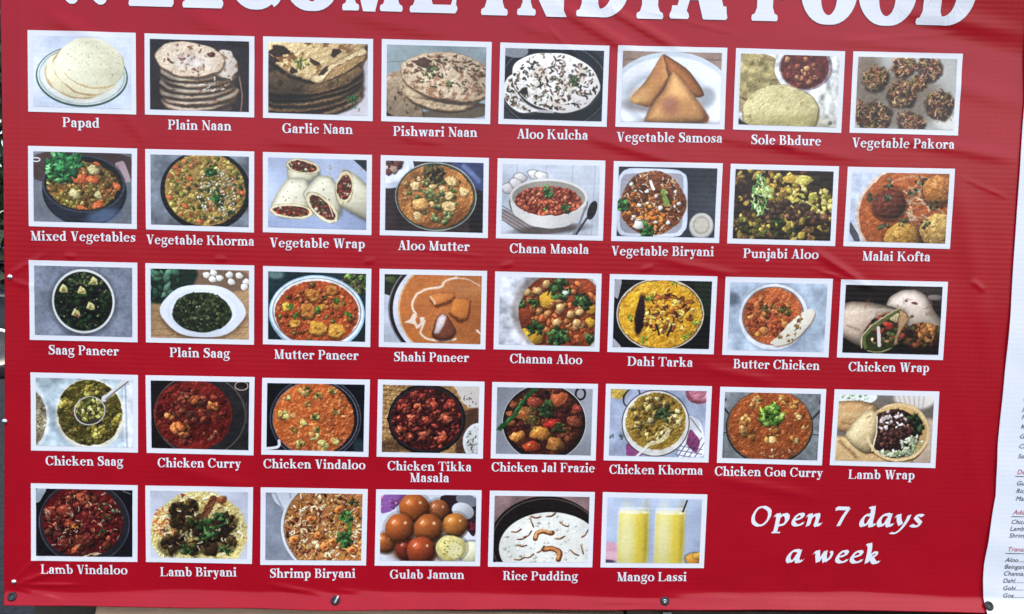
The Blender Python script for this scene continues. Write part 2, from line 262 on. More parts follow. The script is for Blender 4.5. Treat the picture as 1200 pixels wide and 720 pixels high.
    # capitals
    def beak(x0, y, up, d=.2): p.poly([(x0, y), (x0 - .07 - (F if p.rnd else 0), y), (x0 - .1, y - up * F), (x0 - .03, y - up * d), (x0 + .02, y - up * d)])
    if ch == 'I': p.stem(l0, 0, 1); return l0 * 2
    if ch == 'P': p.stem(l0, 0, 1); p.box(l0, 1 - T, l0 + .22, 1); p.box(l0, .44, l0 + .22, .44 + T); p.arc(l0 + .2, .72, .34, .28, -92, 92); return l0 + .58
    if ch == 'R': p.stem(l0, 0, 1); p.box(l0, 1 - T, l0 + .22, 1); p.box(l0, .46, l0 + .22, .46 + T); p.arc(l0 + .2, .73, .32, .27, -92, 92); p.spine([(l0 + .22, .48), (l0 + .36, .4), (l0 + .4, .16), (l0 + .52, .035), (l0 + .63, .08)], [.08, .2, .2, .14, .04]); return l0 + .66
    if ch == 'B': p.stem(l0, 0, 1); p.box(l0, 1 - T, l0 + .22, 1); p.box(l0, .49, l0 + .24, .49 + T); p.box(l0, 0, l0 + .22, T); p.arc(l0 + .18, .765, .31, .235, -92, 92); p.arc(l0 + .22, .275, .35, .275, -92, 92); return l0 + .62
    if ch == 'D': p.stem(l0, 0, 1); p.box(l0, 1 - T, l0 + .24, 1); p.box(l0, 0, l0 + .24, T); p.arc(l0 + .2, .5, .52, .5, -92, 92, ws=S * 1.08); return l0 + .76
    if ch == 'L' and p.rnd: p.dot(l0 + .56, .075, .075)
    if ch == 'L': p.stem(l0, 0, 1); p.box(l0, 0, l0 + .58, T); beak(l0 + .6, 0, -1, .3); return l0 + .65
    if ch in 'EF':
        p.stem(l0, 0, 1); p.box(l0, 1 - T, l0 + .53, 1); beak(l0 + .55, 1, 1, .27); p.box(l0, .48, l0 + .34, .48 + T); p.poly([(l0 + .3, .34), (l0 + .37, .34), (l0 + .37, .7), (l0 + .3, .7), (l0 + .24, .52)])
        if ch == 'E' and p.rnd: p.dot(l0 + .56, .075, .075)
        if ch == 'E': p.box(l0, 0, l0 + .56, T); beak(l0 + .6, 0, -1, .3)
        return l0 + (.66 if ch == 'E' else .6)
    if ch == 'T': p.stem(.42, 0, 1, hi=0); p.box(.02, 1 - T, .82, 1); beak(.83, 1, 1, .28); p.poly([(.01, 1), (.08, 1), (.11, 1 - F), (.04, .72), (-.01, .72)]); return .84
    if ch in 'CG':
        p.arc(.45, .5, .44, .515, 42, 318, ws=S * 1.08, wt=T * 1.1, n=26, e=1.5); p.poly([(.76, 1.0), (.82, 1.0), (.82, .66), (.77, .66), (.7, .82), (.62, .9)])
        if ch == 'C': p.spine([(.7, .09), (.79, .17), (.84, .3)], [T * 1.2, T, .05]); return .87
        p.box(.67, .04, .67 + S, .42); p.foot(.67 + h, .46, up=-1, l=h + .1, r=h + .08); return .96
    if ch == 'O': p.arc(.47, .5, .465, .515, 0, 360, ws=S * 1.1, wt=T * 1.1, n=34); return .94
    if ch == 'S': p.spine([(.58, .72), (.53, .93), (.34, .97), (.15, .87), (.16, .69), (.35, .54), (.54, .4), (.56, .19), (.36, .035), (.14, .08), (.06, .28)], [.05, .08, .085, .17, .22, .24, .22, .17, .085, .08, .05]); p.poly([(.56, 1.01), (.62, 1.01), (.62, .66), (.575, .66)]); p.poly([(.03, -.01), (.09, -.01), (.075, .33), (.03, .33)]); return .69
    if ch == 'A': p.diag(.41, 1.01, .66, .03, S * 1.15); p.diag(.38, .98, .15, .03, T * 1.2); p.box(.22, .3, .6, .3 + T); p.foot(.14, 0, l=.14, r=.15, w=.06 if not p.rnd else .2); p.foot(.68, 0, l=.2, r=.17, w=S); return .86
    if ch == 'V': p.diag(.2, .97, .43, -.01, S * 1.15); p.diag(.67, .97, .45, -.01, T * 1.15); p.foot(.18, 1, up=-1, l=.18, r=.2, w=S); p.foot(.68, 1, up=-1, l=.14, r=.14, w=.06); return .84
    if ch == 'W' and p.rnd:
        for k in (0, .42): p.diag(.2 + k, .97, .36 + k, .1, S * .95); p.diag(.6 + k, .97, .41 + k, .1, T * 1.2); p.poly([(.22 + k, .12), (.5 + k, .12), (.45 + k, .02), (.41 + k, -.01), (.35 + k, -.01), (.3 + k, .03)])
        p.foot(.18, 1, up=-1, l=.17, r=.19, w=S); p.foot(.61, 1, up=-1, l=.2, r=.18, w=S); p.foot(1.03, 1, up=-1, l=.13, r=.13, w=.06); return 1.18
    if ch == 'W':
        for k in (0, .42): p.diag(.2 + k, .97, .39 + k, -.01, S * 1.1); p.diag(.6 + k, .97, .41 + k, -.01, T * 1.2)
        p.foot(.18, 1, up=-1, l=.17, r=.19, w=S); p.foot(.61, 1, up=-1, l=.2, r=.18, w=S); p.foot(1.03, 1, up=-1, l=.13, r=.13, w=.06); return 1.18
    if ch == 'N': p.stem(.16, 0, 1, w=T * 1.15, hi=0); p.diag(.13, 1, .72, -.01, S * 1.25); p.foot(.14, 1, up=-1, l=.14, r=.1, w=.06); p.box(.7, 0, .7 + T * 1.15, 1); p.foot(.73, 1, up=-1, l=.14, r=.14, w=.06); return .88
    if ch == 'M' and p.rnd: p.stem(.14, 0, 1, w=.13, hi=0); p.diag(.2, .99, .5, -.01, .24); p.diag(.84, .99, .54, -.01, .14); p.stem(.92, 0, 1, w=.24); p.foot(.13, 1, up=-1, l=.13, r=.1, w=.1); return 1.14
    if ch == 'M': p.stem(.16, 0, 1, w=T * 1.15, hi=0); p.diag(.18, .99, .5, -.01, S * 1.1); p.diag(.8, .99, .53, -.01, T * 1.1); p.stem(.85, 0, 1); p.foot(.13, 1, up=-1, l=.13, r=.1, w=.06); return 1.06
    if ch == 'K': p.stem(l0, 0, 1); p.diag(l0 + .05, .4, l0 + .5, .97, T * 1.2); p.diag(l0 + .58, .03, l0 + .24, .64, S * 1.15); p.foot(l0 + .6, 0, l=.2, r=.18, w=S); p.foot(l0 + .5, 1, up=-1, l=.16, r=.15, w=.06); return l0 + .8
    if ch == 'J': p.box(.28, .1, .28 + S, 1); p.foot(.28 + h, 1, up=-1); p.arc(.22, .12, .06 + S, .16, 250, 360, wt=.08); p.dot(.13, .1, .115); return .58
    if ch == ' ': return .32
    raise ValueError(ch)

def italic(ch, p):
    n = p.nib; x = .66
    if ch == 'O': n([(.52, .96), (.3, .9), (.15, .6), (.16, .25), (.36, .05), (.6, .1), (.78, .42), (.76, .78), (.52, .96)], .17); return .92
    if ch == 'a': n([(.5, .6), (.34, .63), (.17, .46), (.12, .2), (.22, .06), (.38, .2), (.5, .5)]); n([(.54, .62), (.5, .3), (.5, .1), (.6, .06), (.7, .16)]); return .68
    if ch == 'd': n([(.48, .58), (.32, .61), (.16, .44), (.12, .18), (.22, .06), (.38, .2), (.5, .5)]); n([(.5, 1.0), (.52, .6), (.5, .12), (.58, .05), (.68, .16)]); n([(.34, .93), (.5, 1.0)], .1); return .67
    if ch == 'e': n([(.14, .32), (.34, .38), (.48, .5), (.42, .62), (.28, .58), (.15, .4), (.13, .18), (.26, .06), (.44, .1), (.54, .2)], .19); return .54
    if ch == 'n': n([(.08, .5), (.18, .6), (.2, .4), (.16, .04)]); n([(.18, .3), (.34, .54), (.48, .6), (.52, .44), (.48, .14), (.56, .05), (.68, .16)]); return .7
    if ch == 'p': n([(.06, .5), (.18, .6), (.2, .3), (.16, -.3)]); n([(.2, .35), (.38, .58), (.54, .54), (.58, .32), (.46, .1), (.28, .06)]); n([(.02, -.3), (.36, -.3)], .08, 38, .07); return .68
    if ch == '7': n([(.1, .92), (.6, .9)], .19, 70, .12); n([(.6, .9), (.42, .5), (.28, .04)], .17, 20); n([(.1, .95), (.1, .8)], .07); return .66
    if ch == 'y': n([(.06, .5), (.16, .6), (.2, .36), (.3, .12)]); n([(.6, .6), (.52, .3), (.34, -.08), (.12, -.3), (-.06, -.28)], .17, 25, .08); return .64
    if ch == 's': n([(.46, .56), (.32, .62), (.18, .52), (.28, .36), (.4, .22), (.3, .06), (.14, .06), (.04, .12)], .19); return .5
    if ch == 'w': n([(.04, .5), (.14, .6), (.18, .36), (.24, .08)]); n([(.24, .08), (.46, .6)], .1, 30); n([(.46, .6), (.46, .3), (.52, .08)]); n([(.52, .08), (.7, .3), (.74, .52), (.68, .6)], .13, 30); return .82
    if ch == 'k': n([(.16, 1.0), (.2, .7), (.17, .05)]); n([(.04, .92), (.16, 1.0)], .1); n([(.2, .32), (.42, .58), (.52, .52), (.42, .38), (.24, .32)], .13); n([(.3, .34), (.44, .1), (.54, .05), (.66, .14)]); return .66
    if ch == ' ': return .34
    raise ValueError(ch)

_cache = {}
def flat_glyph(ch, style):
    """union of the strokes as one flat triangulated outline -> verts, tris, advance"""
    k = (ch, style)
    if k in _cache: return _cache[k]
    p = Pen(.185, .058, .048) if style == 'serif' else Pen(.3, .13, .09, True) if style == 'display' else Pen(.2, .07)
    adv = (italic if style == 'italic' else glyph)(ch, p); V = []; Fc = []
    tri = []
    for q in p.P:                                             # fans of well-turned triangles, so that folded strokes stay solid
        for i in range(1, len(q) - 1):
            t = (q[0], q[i], q[i + 1]); ar = (t[1][0] - t[0][0]) * (t[2][1] - t[0][1]) - (t[2][0] - t[0][0]) * (t[1][1] - t[0][1])
            if abs(ar) > 1e-7 and len(q) <= 4: tri.append(t if ar > 0 else (t[0], t[2], t[1]))
        if len(q) > 4:
            for t in geometry.tessellate_polygon([[Vector((c[0], c[1], 0)) for c in q]]):
                t = [q[i] for i in t]; ar = (t[1][0] - t[0][0]) * (t[2][1] - t[0][1]) - (t[2][0] - t[0][0]) * (t[1][1] - t[0][1])
                if abs(ar) > 1e-7: tri.append(tuple(t) if ar > 0 else (t[0], t[2], t[1]))
    V = []; E = []; seen = {}
    for t in tri:
        ids = []
        for c in t:
            key = (round(c[0], 4), round(c[1], 4))
            if key not in seen: seen[key] = len(V); V.append(Vector(key))
            ids.append(seen[key])
        for i in range(3):
            e = tuple(sorted((ids[i], ids[(i + 1) % 3])))
            if e[0] != e[1]: E.append(e)
    E = list(set(E))
    if style == 'display':                                    # big letters also follow the creases of the sheet
        xs = [v.x for v in V]
        for i in range(int((max(xs) - min(xs)) / .09) + 1):
            for j in range(12): V.append(Vector((min(xs) + i * .09 + .031, j * .09 - .017)))
    if not tri: r = ([], [], adv)
    else:
        o = geometry.delaunay_2d_cdt(V, E, [], 0, 1e-4); T = np.array(tri); P = np.array([tuple(v) for v in o[0]]); keep = []
        for f in o[2]:
            c = P[list(f)].mean(0); d = [(T[:, (i + 1) % 3, 0] - T[:, i, 0]) * (c[1] - T[:, i, 1]) - (T[:, (i + 1) % 3, 1] - T[:, i, 1]) * (c[0] - T[:, i, 0]) for i in range(3)]
            if ((d[0] >= -1e-7) & (d[1] >= -1e-7) & (d[2] >= -1e-7)).any(): keep.append(tuple(f))
        r = ([tuple(p) for p in P], keep, adv)
    _cache[k] = r; return r
# ---------------------------------------------------------------- flat print: a small 2-D painter for the dish photos
PW, PH = 288, 208
_yy, _xx = np.mgrid[0:PH, 0:PW]
_X = (_xx + .5) / PW; _Y = (_yy + .5) / PH
ASP = PW / PH

def fbm(r, scale, oct=3):
    out = np.zeros((PH, PW)); amp = 1.; tot = 0.
    for o in range(oct):
        n = max(2, int(scale * 2 ** o)); m = max(2, int(n * ASP))
        g = r.random((n + 2, m + 2))
        fy = _Y * n; fx = _X * m
        iy = fy.astype(int); ix = fx.astype(int); ty = fy - iy; tx = fx - ix
        ty = ty * ty * (3 - 2 * ty); tx = tx * tx * (3 - 2 * tx)
        v = (g[iy, ix] * (1 - tx) + g[iy, ix + 1] * tx) * (1 - ty) + (g[iy + 1, ix] * (1 - tx) + g[iy + 1, ix + 1] * tx) * ty
        out += v * amp; tot += amp; amp *= .55
    return out / tot - .5

class Pic:
    def __init__(s, seed, c, n=.06, sc=6, emb=.32, sat=.84):
        s.emb, s.sat = emb, sat
        s.r = np.random.default_rng(seed)
        s.A = np.ones((PH, PW, 3)) * np.array(c, float)
        s.clip = None
        s.A *= (1 + fbm(s.r, sc, 4) * n * 2)[..., None]
    def put(s, m, c, y0=0, x0=0):
        h, w = m.shape
        if s.clip is not None: m = m * s.clip[y0:y0 + h, x0:x0 + w]
        m = m[..., None]; v = s.A[y0:y0 + h, x0:x0 + w]
        v[...] = v * (1 - m) + np.asarray(c, float) * m
    def box(s, cx, cy, R):                     # R: radius in widths
        x0 = max(0, int((cx - R) * PW)); x1 = min(PW, int((cx + R) * PW) + 2)
        y0 = max(0, int((cy - R * ASP) * PH)); y1 = min(PH, int((cy + R * ASP) * PH) + 2)
        return x0, x1, y0, y1
    def em(s, cx, cy, rx, ry, a=0, soft=1.2, wob=0):   # ellipse mask; rx in widths, ry in heights
        ca, sa = math.cos(a), math.sin(a); dx = (_X - cx) * PW; dy = (_Y - cy) * PH
        u = (dx * ca + dy * sa) / (rx * PW); v = (-dx * sa + dy * ca) / (ry * PH)
        d = np.sqrt(u * u + v * v)
        if wob:
            t = np.arctan2(v, u); p = s.r.random(4) * 6.28
            d = d * (1 + wob * (np.sin(3 * t + p[0]) + .6 * np.sin(5 * t + p[1]) + .5 * np.sin(9 * t + p[2])) / 2)
        return np.clip((1 - d) * min(rx * PW, ry * PH) / soft + .5, 0, 1)
    def ell(s, cx, cy, rx, ry, c, a=0, soft=1.2, wob=0, g=0, op=1):
        m = s.em(cx, cy, rx, ry, a, soft, wob) * op
        sh = 1 - g * ((_X - cx) / rx + (_Y - cy) / ry) * .5
        s.put(m, np.array(c, float) * sh[..., None])
    def ring(s, cx, cy, rx, ry, w, c, a=0, op=1, soft=1.2):
        m = s.em(cx, cy, rx, ry, a, soft) - s.em(cx, cy, max(.001, rx - w), max(.001, ry - w * ASP), a, soft)
        s.put(np.clip(m, 0, 1) * op, c)
    def inside(s, *e, **k):
        s.clip = None if not e else s.em(*e, **k)
    def poly(s, pts, c, soft=1.2, g=0, op=1, vol=0, dk=.5, raw=False):
        for _ in range(0 if raw else 2):                       # soften the corners
            pts = [q for a, b in zip(pts, list(pts[1:]) + [pts[0]]) for q in ((a[0] * .86 + b[0] * .14, a[1] * .86 + b[1] * .14), (a[0] * .14 + b[0] * .86, a[1] * .14 + b[1] * .86))]
        P = [(x * PW, y * PH) for x, y in pts]; n = len(P)
        px = _X * PW; py = _Y * PH
        d = np.full((PH, PW), 1e9); ins = np.zeros((PH, PW), bool)
        for i in range(n):
            ax, ay = P[i]; bx, by = P[(i + 1) % n]; ex, ey = bx - ax, by - ay
            t = np.clip(((px - ax) * ex + (py - ay) * ey) / (ex * ex + ey * ey + 1e-9), 0, 1)
            d = np.minimum(d, np.hypot(px - ax - t * ex, py - ay - t * ey))
            if ay != by:
                ins ^= ((ay > py) != (by > py)) & (px < (bx - ax) * (py - ay) / (by - ay) + ax)
        m = np.clip(np.where(ins, d, -d) / soft + .5, 0, 1) * op
        cx = sum(p[0] for p in pts) / n; cy = sum(p[1] for p in pts) / n
        k = 1 - g * ((_X - cx) + (_Y - cy))
        if vol: q = 1 - np.clip(d / vol, 0, 1); k = k * (1 + .06 - dk * q ** 2.2)
        s.put(m, np.array(c, float) * np.clip(k, .15, 1.7)[..., None])
        return m
    def cube(s, x, y, R, c, side=.62, a=0):                  # a cut cube: lit top, darker flank
        q = [(-1, -.75), (.2, -1.15), (1.05, -.5), (.75, .75), (-.55, .95)]; j = s.r.normal(0, .09, (5, 2)); ca, sa = math.cos(a), math.sin(a)
        P = [(x + R * (u * ca - v * sa + e), y + R * ASP * .85 * (u * sa + v * ca + f)) for (u, v), (e, f) in zip(q, j)]
        s.poly([(a_, b_ + R * .42) for a_, b_ in P], np.array(c) * .3, 5, 0, .7); s.poly([(a_, b_ + R * .3) for a_, b_ in P], np.array(c) * side, 1.5)
        s.poly(P, c, 1.5, .9, 1, 5, .18); s.blob(x + R * .15, y, R * .35, .5, s.r.random() * 3, np.array(c) * .8, .2, .3, 0, 0)
    def line(s, pts, w, c, op=1, soft=1.1):
        if len(pts) > 2: pts = [q[:2] for q in catmull([tuple(q) + (0,) for q in pts], 4)]
        P = [(x * PW, y * PH) for x, y in pts]; R = w * PW / 2 + 2
        x0 = max(0, int(min(p[0] for p in P) - R)); x1 = min(PW, int(max(p[0] for p in P) + R) + 1)
        y0 = max(0, int(min(p[1] for p in P) - R)); y1 = min(PH, int(max(p[1] for p in P) + R) + 1)
        if x1 <= x0 or y1 <= y0: return
        px = _X[y0:y1, x0:x1] * PW; py = _Y[y0:y1, x0:x1] * PH; d = np.full(px.shape, 1e9)
        for (ax, ay), (bx, by) in zip(P, P[1:]):
            ex, ey = bx - ax, by - ay
            t = np.clip(((px - ax) * ex + (py - ay) * ey) / (ex * ex + ey * ey + 1e-9), 0, 1)
            d = np.minimum(d, np.hypot(px - ax - t * ex, py - ay - t * ey))
        s.put(np.clip((w * PW / 2 - d) / soft + .5, 0, 1) * op, c, y0, x0)
    def blob(s, cx, cy, rw, asp, a, c, sh=.35, wob=.12, spec=0, edge=.35):
        x0, x1, y0, y1 = s.box(cx, cy, rw * 1.35 + .006)
        if x1 <= x0 or y1 <= y0: return
        dx = (_X[y0:y1, x0:x1] - cx) * PW; dy = (_Y[y0:y1, x0:x1] - cy) * PH
        ca, sa = math.cos(a), math.sin(a); R = rw * PW
        u = (dx * ca + dy * sa) / R; v = (-dx * sa + dy * ca) / (R * asp)
        t = np.arctan2(v, u); p = s.r.random(3) * 6.28
        d = np.sqrt(u * u + v * v) * (1 + wob * (np.sin(2 * t + p[0]) + np.sin(3 * t + p[1]) + .7 * np.sin(5 * t + p[2])) * .6)
        Rm = R * min(1, asp)
        if edge:                                     # printed contact shade of one piece over the next, part of the flat picture
            s.put(np.clip((1.22 - d) * Rm / 2 + .3, 0, 1) * edge, np.array(c, float) * .22, y0, x0)
        m = np.clip((1 - d) * Rm / 1.2 + .5, 0, 1)
        k = 1 - sh * (dx + dy * 1.3) / R * .55 - sh * .5 * np.clip(d, 0, 1) ** 3
        col = np.array(c, float) * np.clip(k, .2, 1.9)[..., None]
        if spec:
            q = np.exp(-(((dx / R + .35) ** 2 + (dy / (R * asp) + .4) ** 2) / .03)) * spec
            col = col + q[..., None] * 150
        s.put(m, col, y0, x0)
    def scat(s, cx, cy, rx, ry, n, sz, pal, asp=(.6, 1), sh=.4, wob=.14, spec=0, edge=.35, ang=None):
        for _ in range(n):
            t = s.r.random() * 6.283; q = math.sqrt(s.r.random())
            x = cx + rx * q * math.cos(t); y = cy + ry * q * math.sin(t)
            c = np.array(pal[s.r.integers(len(pal))], float) * s.r.uniform(.82, 1.15)
            a = s.r.random() * 6.283 if ang is None else ang + s.r.normal() * .35
            s.blob(x, y, s.r.uniform(*sz), s.r.uniform(*asp), a, c, sh, wob, spec, edge)
    def str(s, cx, cy, rx, ry, n, ln, w, pal, bend=.6, op=1, ang=None):
        for _ in range(n):
            t = s.r.random() * 6.283; q = math.sqrt(s.r.random())
            x = cx + rx * q * math.cos(t); y = cy + ry * q * math.sin(t)
            a = s.r.random() * 6.283 if ang is None else ang + s.r.normal() * .4
            L = s.r.uniform(*ln); b = s.r.uniform(-bend, bend); pts = [(x, y)]
            for k in range(3):
                x += math.cos(a) * L / 3; y += math.sin(a) * L / 3 * ASP; a += b; pts.append((x, y))
            c = np.array(pal[s.r.integers(len(pal))], float) * s.r.uniform(.85, 1.15)
            s.line([(p[0] + .004, p[1] + .007) for p in pts], w, c * .35, .5 * op); s.line(pts, w, c, op)
    def leaf(s, cx, cy, R, n, pal=((45, 110, 50), (30, 80, 40), (80, 150, 70))):
        s.scat(cx, cy, R, R * ASP, n, (R * .22, R * .45), pal, (.35, .75), .5, .3, 0, .5)
    def tex(s, sc, amp, m=None, oct=3):
        f = 1 + fbm(s.r, sc, oct) * 2 * amp
        m = np.ones((PH, PW)) if m is None else m
        s.A *= (1 + (f - 1) * m)[..., None]
    def spot(s, sc, thr, c, m=None, op=1, soft=.1):
        v = fbm(s.r, sc, 4); k = np.clip((v - thr) / soft, 0, 1) * op
        if m is not None: k = k * m
        s.put(k, c)
    def done(s):
        A = s.A; W = np.clip((A[..., 0] - A[..., 2] - 18) / 45, 0, 1)             # the warm, edible areas
        W = np.maximum(W, np.clip((A[..., 1] - np.maximum(A[..., 0], A[..., 2]) - 6) / 25, 0, 1))
        for k in (1, 2): W = (W + np.roll(W, k, 0) + np.roll(W, -k, 0) + np.roll(W, k, 1) + np.roll(W, -k, 1)) / 5
        k = .25 + 1.8 * min(s.emb, .4); dx = (fbm(s.r, 12, 2) * 9 + fbm(s.r, 34, 1) * 4) * W * k; dy = (fbm(s.r, 12, 2) * 9 + fbm(s.r, 34, 1) * 4) * W * k      # ragged, natural outlines
        fx = np.clip(_xx + dx, 0, PW - 1.001); fy = np.clip(_yy + dy, 0, PH - 1.001); ix = fx.astype(int); iy = fy.astype(int); tx = (fx - ix)[..., None]; ty = (fy - iy)[..., None]
        A = (A[iy, ix] * (1 - tx) + A[iy, ix + 1] * tx) * (1 - ty) + (A[iy + 1, ix] * (1 - tx) + A[iy + 1, ix + 1] * tx) * ty
        h = fbm(s.r, 16, 4) * 2.2 + fbm(s.r, 40, 2) * .7; g = (np.roll(h, -2, 0) - h) + (np.roll(h, -2, 1) - h) * .8         # crumb, skin and sauce relief in the print
        A = A * (1 + np.clip(-g * 1.5, -.42, .5) * W * s.emb)[..., None] + (np.clip(-g - .16, 0, 1) * 300 * W * s.emb)[..., None]
        L = fbm(s.r, 2, 2); A = A * (1 + L * .28)[..., None] + s.r.normal(0, 3, (PH, PW, 1)) + fbm(s.r, 50, 1)[..., None] * 12
        A = np.clip(A, 0, 255); g = A.mean(-1, keepdims=True); t = (g + (A - g) * s.sat) / 255
        return np.clip(255 * (t * 1.0 + .8 * (t - .5) * t * (1 - t)), 0, 255)

G1 = ((50, 115, 55), (30, 85, 42), (85, 155, 75)); WHT = (228, 234, 244)
def bread(p, cx, cy, rx, ry, c, brown, a=0, wob=.05, thr=.12, g=.12, sc=12, edge=(120, 85, 55)):
    p.ell(cx + .008, cy + .03, rx, ry, np.array(c) * .32, a, 4, wob * .5, 0, .8)
    k = p.r.bit_generator.state
    p.ell(cx, cy, rx, ry, edge, a, 1.2, wob); p.r.bit_generator.state = k
    p.ell(cx - .003, cy - .008, rx * .98, ry * .97, c, a, 3, wob, g)
    m = p.em(cx, cy, rx * .95, ry * .94, a, 4)
    p.tex(9, .12, m); p.spot(sc, thr - .05, brown, m, .8, .12); p.spot(sc * 1.5, thr + .05, np.array(brown) * .6, m, .8, .1)
    return m

def paint_all():
    out = []
    def add(p): out.append(p.done())
    # ---- row 1
    p = Pic(1, (200, 212, 234), .05, emb=0.08); p.ell(.5, .56, .47, .43, (70, 95, 85)); p.ell(.5, .55, .455, .41, (205, 215, 212)); p.ring(.5, .55, .44, .395, .012, (150, 170, 160))
    p.ell(.5, .62, .38, .31, (222, 226, 214), 0, 3, .04, .1); p.ell(.44, .55, .33, .32, (192, 165, 120), .3, 1.4, .05, .1); p.ell(.45, .535, .33, .31, (226, 216, 172), .3, 1.4, .05, .15)
    p.ell(.52, .49, .33, .31, (178, 150, 105), .4, 1.4, .05); p.ell(.53, .475, .33, .31, (228, 220, 178), .4, 1.4, .05, .12)
    p.ell(.605, .38, .335, .34, (186, 160, 112), .2, 1.2, .03); p.ell(.6, .36, .335, .34, (226, 222, 184), .2, 1.4, .03, .15)
    p.scat(.6, .36, .3, .3, 60, (.002, .005), ((110, 100, 60), (80, 80, 50)), edge=0); p.tex(12, .05); add(p)
    p = Pic(2, (58, 48, 50), .2, emb=.2); p.line([(.9, .5), (.93, .8), (.9, 1.1)], .015, (140, 110, 95)); p.poly([(.25, .98), (.3, .9), (.8, .75), (.84, 1)], (110, 84, 70))
    for i in range(6):
        y = .84 - i * .085; p.ell(.49 + .02 * math.sin(i * 2), y + .03, .38, .17, (62, 44, 36), -.08, 5, .05, 0, .9); bread(p, .49 + .02 * math.sin(i * 2), y, .38, .165, (232 - i * 3, 208, 180), (140, 100, 72), -.1, .06, .16, .5)
    p.ell(.14, .7, .16, .26, (40, 30, 28), 0, 34, 0, 0, .5); bread(p, .74, .34, .15, .2, (214, 200, 182), (130, 90, 62), .3, .12)
    bread(p, .4, .28, .35, .25, (218, 194, 166), (134, 84, 52), .08, .05, .14, .12, 9); p.ell(.42, .3, .16, .1, (232, 226, 220), .1, 22, 0, 0, .7); p.blob(.62, .2, .035, .8, 0, (96, 50, 40)); p.blob(.32, .27, .03, .6, .4, (150, 104, 80), .2, .3, 0, .1); p.blob(.2, .3, .03, .5, .9, (110, 74, 52), .2, .3, 0, .1)
    p.str(.36, .3, .26, .16, 20, (.01, .03), .014, ((134, 96, 68),), op=.6); p.str(.62, .6, .2, .16, 16, (.02, .06), .014, ((120, 82, 58), (236, 226, 212)), op=.7, ang=-.1); add(p)
    p = Pic(3, (210, 204, 212), .06, emb=.3); p.poly([(0, 0), (1.1, -.1), (1, .2), (.78, .72), (.5, .98), (.12, 1.05), (-.1, .8)], (104, 82, 54)); p.poly([(-.1, .76), (.12, 1.02), (-.1, 1.1)], (30, 28, 30))
    for i, (y, c) in enumerate(((.82, (206, 174, 128)), (.73, (150, 122, 86)), (.64, (190, 158, 110)), (.56, (120, 98, 68)), (.49, (150, 120, 78)))):
        p.ell(.42, y + .03, .54, .24, (40, 30, 22), -.18, 6, .04, 0, .9); bread(p, .42, y, .53, .22, c, (80, 56, 36), -.18, .05, .14, .5)
    p.ell(.1, .6, .3, .3, (34, 28, 22), 0, 30, 0, 0, .55)
    p.poly([(-.1, -.1), (1.05, -.1), (.98, .12), (.7, .42), (.45, .6), (.2, .5), (-.1, .2)], (44, 32, 22), 6, 0, .8); p.poly([(-.1, -.1), (1.05, -.1), (.96, .08), (.68, .36), (.44, .55), (.22, .46), (-.1, .14)], (208, 176, 122), 2, .4, 1, 16, .5)
    p.spot(9, .1, (126, 84, 44), p.em(.4, .2, .5, .32, 0, 30), .9); p.poly([(.4, .52), (.62, .3), (.95, .04), (1, .12), (.72, .38), (.5, .58)], (222, 190, 138), 1.5, .2, 1, 8, .5); p.poly([(.62, .36), (.98, .12), (.97, .24), (.75, .46), (.55, .55)], (168, 132, 86), 2, .2, 1, 8, .5); p.line([(.6, .52), (.8, .4), (.94, .24)], .012, (60, 44, 30))
    for x, y, R, q, a in ((.11, .12, .09, .6, .2), (.68, .13, .06, .5, -.6), (.47, .27, .05, .4, .3), (.25, .4, .04, .6, 0), (.56, .4, .06, .3, -.7), (.05, .24, .06, .4, .6)): p.blob(x, y, R, q, a, (70, 52, 36), .2, .25, 0, .2)
    p.leaf(.33, .3, .06, 16, ((150, 160, 70), (110, 130, 60))); p.leaf(.84, .78, .05, 14); p.scat(.88, .84, .1, .12, 12, (.005, .012), G1); add(p)
    p = Pic(4, (142, 156, 158), .08, emb=0.22); p.line([(0, .25), (.3, .2)], .006, (110, 125, 125)); p.poly([(0, .72), (.3, .95), (1, .75), (1, 1), (0, 1)], (96, 84, 66)); p.poly([(0, .9), (.1, 1), (0, 1)], (60, 54, 46))
    bread(p, .2, .55, .24, .2, (172, 148, 118), (110, 80, 56), 0, .05, .14); bread(p, .1, .8, .3, .2, (150, 128, 102), (100, 74, 50), .5, .05, .14); bread(p, .55, .68, .38, .22, (182, 158, 124), (110, 78, 54), .1, .05, .14)
    m = bread(p, .62, .43, .48, .34, (204, 178, 146), (140, 96, 66), .13, .04, .1, .1)
    p.ell(.7, .78, .4, .03, (70, 56, 44), .1, 4, 0, 0, .7); p.inside(.62, .42, .46, .32, .13)
    p.blob(.36, .24, .1, .4, .05, (96, 68, 52), .2, .3, 0, 0); p.spot(14, .1, (110, 76, 54), p.em(.36, .26, .2, .14, 0, 8), .8); p.str(.66, .36, .4, .26, 80, (.015, .045), .012, ((96, 66, 44), (70, 74, 44), (120, 84, 60)), .4, .9, .2); p.leaf(.45, .37, .06, 8, ((90, 110, 66),)); p.leaf(.63, .56, .05, 6, ((110, 124, 70),)); p.inside(); add(p)
    p = Pic(5, (50, 52, 58), .1, emb=.2); p.ell(.5, .5, .6, .62, (30, 30, 36)); p.ring(.5, .52, .55, .6, .008, (98, 100, 106)); p.ell(.04, -.02, .2, .14, (120, 125, 130), .3)
